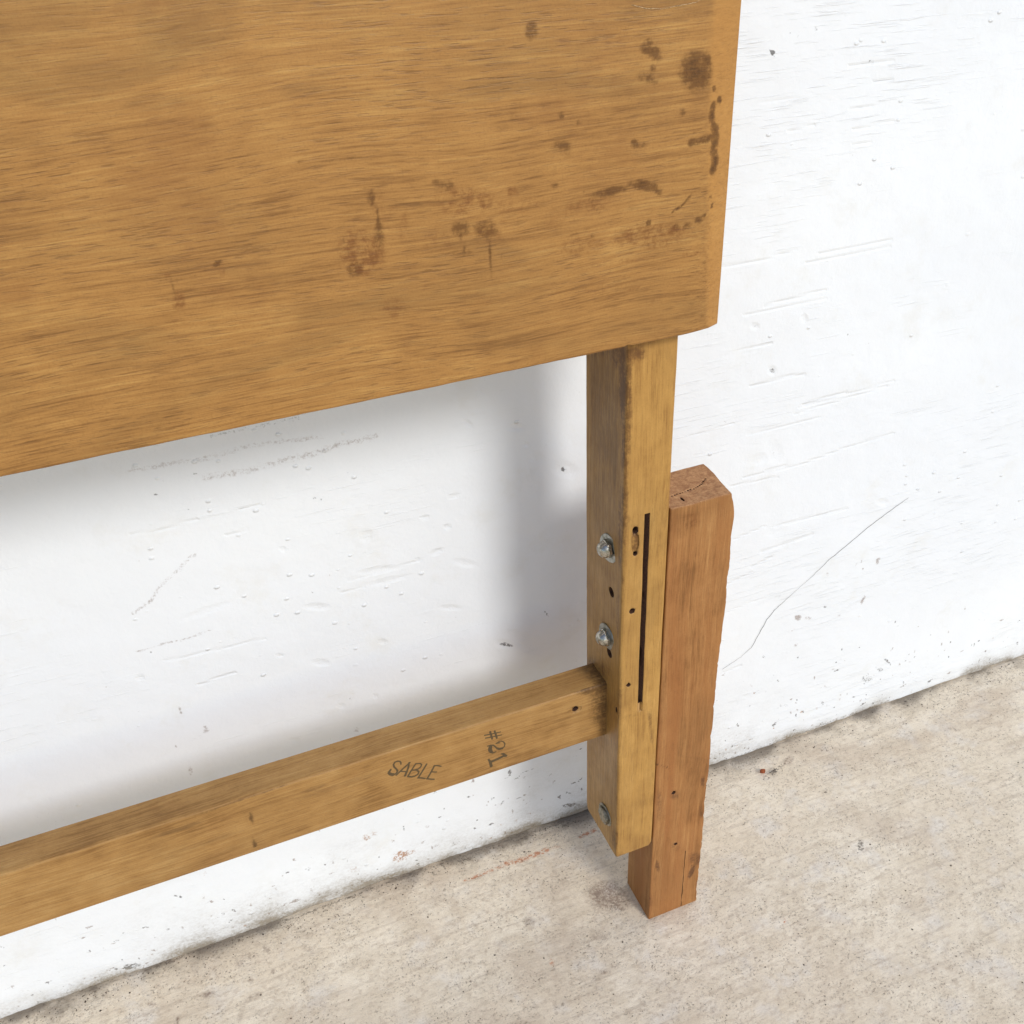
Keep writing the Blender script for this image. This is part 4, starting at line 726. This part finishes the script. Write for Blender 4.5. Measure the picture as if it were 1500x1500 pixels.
def paint_sides(o, x_left, front=True, side=True):
    cc = coords(o.data)
    mk = np.zeros((len(cc), 3))
    if front:
        k = cc[:, 1] < 0.0012
        t = marks(cc[:, 0], cc[:, 2], MARKS['front']); mk[k] = t[k]
    if side:
        k = (cc[:, 0] < x_left + 0.0012)
        t = marks(cc[:, 1], cc[:, 2], MARKS['side']); mk[k] = np.maximum(mk[k], t[k])
        # rubbed and darkened arris between the two faces, worn along its length
        e = np.exp(-np.hypot((cc[:, 0] - x_left) / 0.0035, cc[:, 1] / 0.0045) ** 2)
        mk[:, 0] = np.maximum(mk[:, 0], e * (0.34 + 0.35 * fbm(cc[:, 1], cc[:, 2], 22, 77, 3) + 0.2 * (cc[:, 2] > 0.40)))
        # the inner face is mixed evenly towards a darker, greyer brown
        k = cc[:, 0] < x_left + 0.0004
        mk[k, 2] = np.maximum(mk[k, 2], 0.48)
    set_marks(o.data, mk)
    return cc
paint_sides(post, -POST_W)
for p in post.data.polygons: p.use_smooth = True

# --- spacer block bolted to the outer side of the post
v, f = rounded_box((0.0006, 0.0, -0.0002), (BLK_W, BLK_D, BLK_H), 0.0011, (0.0016, 0.0018, 0.0022))
v = irregular(v, 71, 0.00035)
t = np.clip((v[:, 0] - 0.040) / 0.008, 0, 1)                      # sawn, fuzzy outer arris
v[:, 0] += t * (0.0008 * fbm(v[:, 1] * 0.3, v[:, 2], 55, 72, 5) + 0.0006 * np.minimum(0, fbm(v[:, 1] * 0.3, v[:, 2], 190, 79, 3) + 0.1) * 2 + 0.0014 * fbm(v[:, 1] * 0.1, v[:, 2], 8, 73, 2)) - t * 0.0006
v[:, 0] -= t * 0.0030 * np.clip((v[:, 2] - (BLK_H - 0.020)) / 0.020, 0, 1) ** 2 * np.clip(1.3 - v[:, 1] / 0.02, 0, 1)
tz = np.clip((v[:, 2] - (BLK_H - 0.003)) / 0.003, 0, 1)
v[:, 2] += tz * (0.0007 * fbm(v[:, 0], v[:, 1], 60, 74, 3))
block = link('spacer_block', mesh_from('spacer_block', v, f), M_block, head)
block.data.materials.append(M_end)
cut(block, [cutter_cyl((0.0169, 0, 0.1523), 'y', 0.0018, 0.010, rough=0.35)], M_cut_shade)
cut(block, [cutter_cyl((0.0215, 0, 0.0891), 'y', 0.0017, 0.010, rough=0.35)], M_cut_shade)
cut(block, [cutter_cyl((0.0131, 0.0078, BLK_H), 'z', 0.0011, 0.008, rough=0.2, sx=0.8, sz=2.2)], M_cut_shade)
# crack across the top end, as a row of torn pits
cs = []
for (a, b) in zip(TOPCRACK, TOPCRACK[1:]):
    L = math.hypot(b[0] - a[0], b[1] - a[1]); n = max(2, int(L / 1.7))
    for i in range(n):
        t = (i + 0.5) / n
        cs.append(cutter_cyl(((a[0] + (b[0] - a[0]) * t) * MM, (a[1] + (b[1] - a[1]) * t + random.uniform(-.3, .3)) * MM, BLK_H), 'z', 0.0006, 0.002, n=6, rough=0.35, sx=1.15, sz=random.uniform(0.5, 1.3)))
for c in cs: cut(block, [c], M_cut_shade)
cut(block, [cutter_box((0.0316, -0.002, -0.004), (0.0321, 0.006, 0.075), 0.00022, 18)], M_cut_shade)
cut(block, [cutter_box((BLK_W - 0.0016, 0.0135, BLK_H - 0.02), (BLK_W + 0.004, 0.0160, BLK_H + 0.003))])
paint_sides(block, 5.0, side=False)
for p in block.data.polygons:
    p.use_smooth = True
    if p.material_index < 1 or block.data.materials[p.material_index] == M_end:
        p.material_index = 1 if (p.normal.z > 0.75 and p.center.z > BLK_H - 0.006) else 0

# --- lower rail
ts = np.array([q for st in SABLE + NUM for q in st[0]])
x0t, x1t = ts[:, 0].min() * MM - 0.003, ts[:, 0].max() * MM + 0.003
z0t, z1t = ts[:, 1].min() * MM - 0.003, ts[:, 1].max() * MM + 0.003
v, f = rounded_box((LEFT + 0.02, RAIL_YF, RAIL_ZB), (-POST_W + 0.004, RAIL_YB, RAIL_ZT), 0.0016, (0.0024, 0.003, 0.0022),
                   extra={0: np.arange(x0t, x1t, 0.0004), 2: np.arange(z0t, z1t, 0.0004)})
rail_me = mesh_from('rail', v, f)
rail = link('rail', rail_me, M_rail, head)
cut(rail, [cutter_cyl((-0.0564, RAIL_YF, 0.2525), 'y', 0.0024, 0.012, rough=0.12)], M_cut_shade)
cut(rail, [cutter_cyl((-0.0564, RAIL_YF, 0.2522), 'y', 0.0042, 0.0006, n=20, rough=0.28, sx=1.25, sz=0.8)])
for p in rail.data.polygons: p.use_smooth = True
cc = coords(rail.data)
k = cc[:, 1] < RAIL_YF + 0.0012
mk = np.zeros((len(cc), 3)); tmk = marks(cc[:, 0], cc[:, 2], MARKS['rail']); mk[k] = tmk[k]
mk[:, 0] = np.maximum(mk[:, 0], np.clip(1 - (-POST_W - cc[:, 0]) / 0.018, 0, 1) * 0.75 * (cc[:, 2] > RAIL_ZT - 0.004))
mk[:, 0] = np.maximum(mk[:, 0], 0.28 * (cc[:, 2] > RAIL_ZT - 0.003) * np.clip(fbm(cc[:, 0], cc[:, 1], 50, 88, 4) + 0.35, 0, 1))
mk[:, 2] = np.maximum(mk[:, 2], 0.12 * (cc[:, 2] > RAIL_ZT - 0.002))
set_marks(rail.data, mk)
ink = np.zeros(len(cc))
kk = np.where(k & (cc[:, 0] > x0t - 0.001) & (cc[:, 0] < x1t + 0.001))[0]
for (pts, a, b) in SABLE:
    ink[kk] = np.maximum(ink[kk], 0.9 * stroke_field(cc[kk, 0] * 1000, cc[kk, 2] * 1000, pts, a * 1.15, b * 1.15, 0.35))
for (pts, a, b) in NUM:
    ink[kk] = np.maximum(ink[kk], stroke_field(cc[kk, 0] * 1000, cc[kk, 2] * 1000, pts, a * 0.92, b * 0.92, 0.3))
set_float(rail.data, ink, 'ink')

# --- bolts on the inner face of the post (axis -x)
def lathe(profile, n, hexa=None, wob=0.0):
    """profile: (height out of the face, radius); hexa: indices made hexagonal"""
    vs, fs = [], []
    for j, (h, r) in enumerate(profile):
        for i in range(n):
            a = 2 * math.pi * i / n
            rr = r
            if hexa and j in hexa:
                rr = r * math.cos(math.pi / 6) / math.cos((a % (math.pi / 3)) - math.pi / 6)
            vs.append((-h, rr * math.cos(a), rr * math.sin(a)))
    for j in range(len(profile) - 1):
        for i in range(n):
            a = j * n + i; b = j * n + (i + 1) % n
            fs.append((a, a + n, b + n, b))
    me = bpy.data.meshes.new('bolt')
    me.from_pydata(vs, [], fs + [tuple(range((len(profile) - 1) * n, len(profile) * n))[::-1]])
    me.update()
    bm = bmesh.new(); bm.from_mesh(me); bmesh.ops.recalc_face_normals(bm, faces=bm.faces); bm.to_mesh(me); bm.free()
    for p in me.polygons: p.use_smooth = True
    me.set_sharp_from_angle(angle=math.radians(32))
    return me
def bolt(y, z, kind, tilt=(0, 0)):
    x = -POST_W
    if kind == 'dome':
        prof = [(0.0008, 0.0064), (0.0024, 0.0065), (0.0030, 0.0062), (0.0034, 0.0057), (0.0050, 0.0054), (0.0066, 0.0045), (0.0076, 0.0033), (0.0081, 0.0020), (0.0083, 0.0008), (0.0083, 0.0001)]
        me = lathe(prof, 36, hexa={0, 1})
        wr = 0.0100
    else:
        prof = [(0.0008, 0.0077), (0.0026, 0.0077), (0.0033, 0.0070), (0.0033, 0.0034), (0.0035, 0.0002)]
        me = lathe(prof, 36, hexa={0, 1, 2})
        wr = 0.0096
    b = link('bolt', me, M_zinc if kind == 'dome' else M_dull, head)
    b.location = (x, y, z)
    b.rotation_euler = (random.uniform(0, 1), 0, 0)
    w = link('washer', lathe([(-0.0006, 0.0030), (-0.0006, wr - 0.0003), (0.0004, wr), (0.0009, wr - 0.0003), (0.0010, 0.0030)], 40), M_washer if kind == 'dome' else M_dull, b)
    w.rotation_euler = (0, tilt[0], tilt[1])
    return b
bolt(0.0186, 0.3868, 'dome', (0.05, 0.14))
bolt(0.0195, 0.3120, 'dome', (0.03, 0.10))
bolt(0.0190, 0.1300, 'hex', (0.02, 0.05))

# --- the far foot, outside the picture, so that the thing stands
for src in (post, block):
    c = src.copy(); COL.objects.link(c); c.parent = head
    c.scale = (-1, 1, 1); c.location = (LEFT + 0.02, 0, 0)

# ------------------------------------------------------------------ small things lying on the floor
def crumb(name, loc, size, mat, seed, flat=0.6):
    bm = bmesh.new()
    bmesh.ops.create_icosphere(bm, subdivisions=2, radius=1)
    rs = random.Random(seed)
    ph = [rs.uniform(0, 6) for _ in range(6)]
    for v in bm.verts:
        k = 1 + 0.22 * math.sin(3 * v.co.x + ph[0]) * math.cos(2.6 * v.co.y + ph[1]) + 0.12 * math.sin(5 * v.co.z + ph[2] + 3 * v.co.x)
        v.co = Vector((v.co.x * size[0], v.co.y * size[1], v.co.z * size[2])) * k
    me = bpy.data.meshes.new(name); bm.to_mesh(me); bm.free()
    for p in me.polygons: p.use_smooth = True
    o = link(name, me, mat); o.location = loc; o.rotation_euler = (0, 0, rs.uniform(0, 3))
    return o
M_rust = plain('rust_brown_crumb', (168, 86, 40), 0.8)
M_grey = plain('grey_lint', (128, 118, 108), 1.0)
M_dark = plain('dark_grit', (92, 78, 64), 0.9)
tag(crumb('crumb', (0.1805, 0.0992, 0.0012), (0.0028, 0.0024, 0.0019), M_rust, 3), 'small round rust brown crumb on the concrete floor to the right of the spacer block', 'crumb')
def fluff(name, loc, mat, seed, n=16, L=0.004):
    rs = random.Random(seed)
    bm = bmesh.new()
    for _ in range(n):
        a = rs.uniform(0, 2 * math.pi); l = L * rs.uniform(0.4, 1)
        c = Vector((rs.uniform(-L, L) * 0.9, rs.uniform(-L, L) * 0.4, rs.uniform(0, 0.001)))
        d = Vector((math.cos(a) * l, math.sin(a) * l * 0.6, rs.uniform(-0.0005, 0.0009)))
        nrm = Vector((-d.y, d.x, 0)).normalized() * 0.0004
        q = [bm.verts.new(c + d * t + nrm * s + Vector((0, 0, h))) for t, s, h in ((0, -1, 0), (0, 1, 0), (0, 0, .0006), (1, -.5, 0), (1, .5, 0), (1, 0, .0004))]
        for ids in ((0, 1, 4, 3), (1, 2, 5, 4), (2, 0, 3, 5), (0, 2, 1), (3, 4, 5)):
            bm.faces.new([q[i] for i in ids])
    me = bpy.data.meshes.new(name); bm.to_mesh(me); bm.free()
    o = link(name, me, mat); o.location = loc
    return o
tag(fluff('lint_tuft', (0.1905, 0.0945, 0.0002), M_grey, 5, 20, 0.0045), 'wisp of grey lint beside the rust brown crumb', 'lint')

# loose grit, far too fine to count: one mesh
rs = np.random.default_rng(5)
vs, fs = [], []
shape = np.array([(1, 0, 0), (0, 1, 0), (-1, 0, 0), (0, -1, 0), (0, 0, 1), (0, 0, -1)], float)
ff = [(0, 1, 4), (1, 2, 4), (2, 3, 4), (3, 0, 4), (1, 0, 5), (2, 1, 5), (3, 2, 5), (0, 3, 5)]
cnt = 0
while cnt < 2600:
    x = rs.uniform(-0.56, 0.58)
    if rs.random() < 0.45: y = D - 0.0015 - rs.exponential(0.010)
    else: y = rs.uniform(-0.2, D - 0.003)
    if y < -0.2 or (-0.001 < x < 0.05 and -0.001 < y < 0.042): continue
    s = rs.uniform(0.00018, 0.00052) * (1.7 if rs.random() < 0.06 else 1)
    z = float(floor_fn(np.array([x]), np.array([y]))[0, 2])
    sc = shape * s * rs.uniform(0.6, 1.4, (6, 3)) * np.array([1.3, 1.0, 0.6])
    a = rs.uniform(0, 6.28); R2 = np.array([[math.cos(a), -math.sin(a), 0], [math.sin(a), math.cos(a), 0], [0, 0, 1]])
    b = len(vs)
    vs.extend((sc @ R2.T + np.array([x, y, z + s * 0.3])).tolist()); fs.extend([tuple(b + t for t in q) for q in ff])
    cnt += 1
grit = link('grit', mesh_from('grit', vs, fs, False), M_dark)
grit['kind'] = 'stuff'
tag(grit, 'fine dark grit scattered on the concrete, thickest along the foot of the wall', 'grit')
bpy.context.view_layer.update()
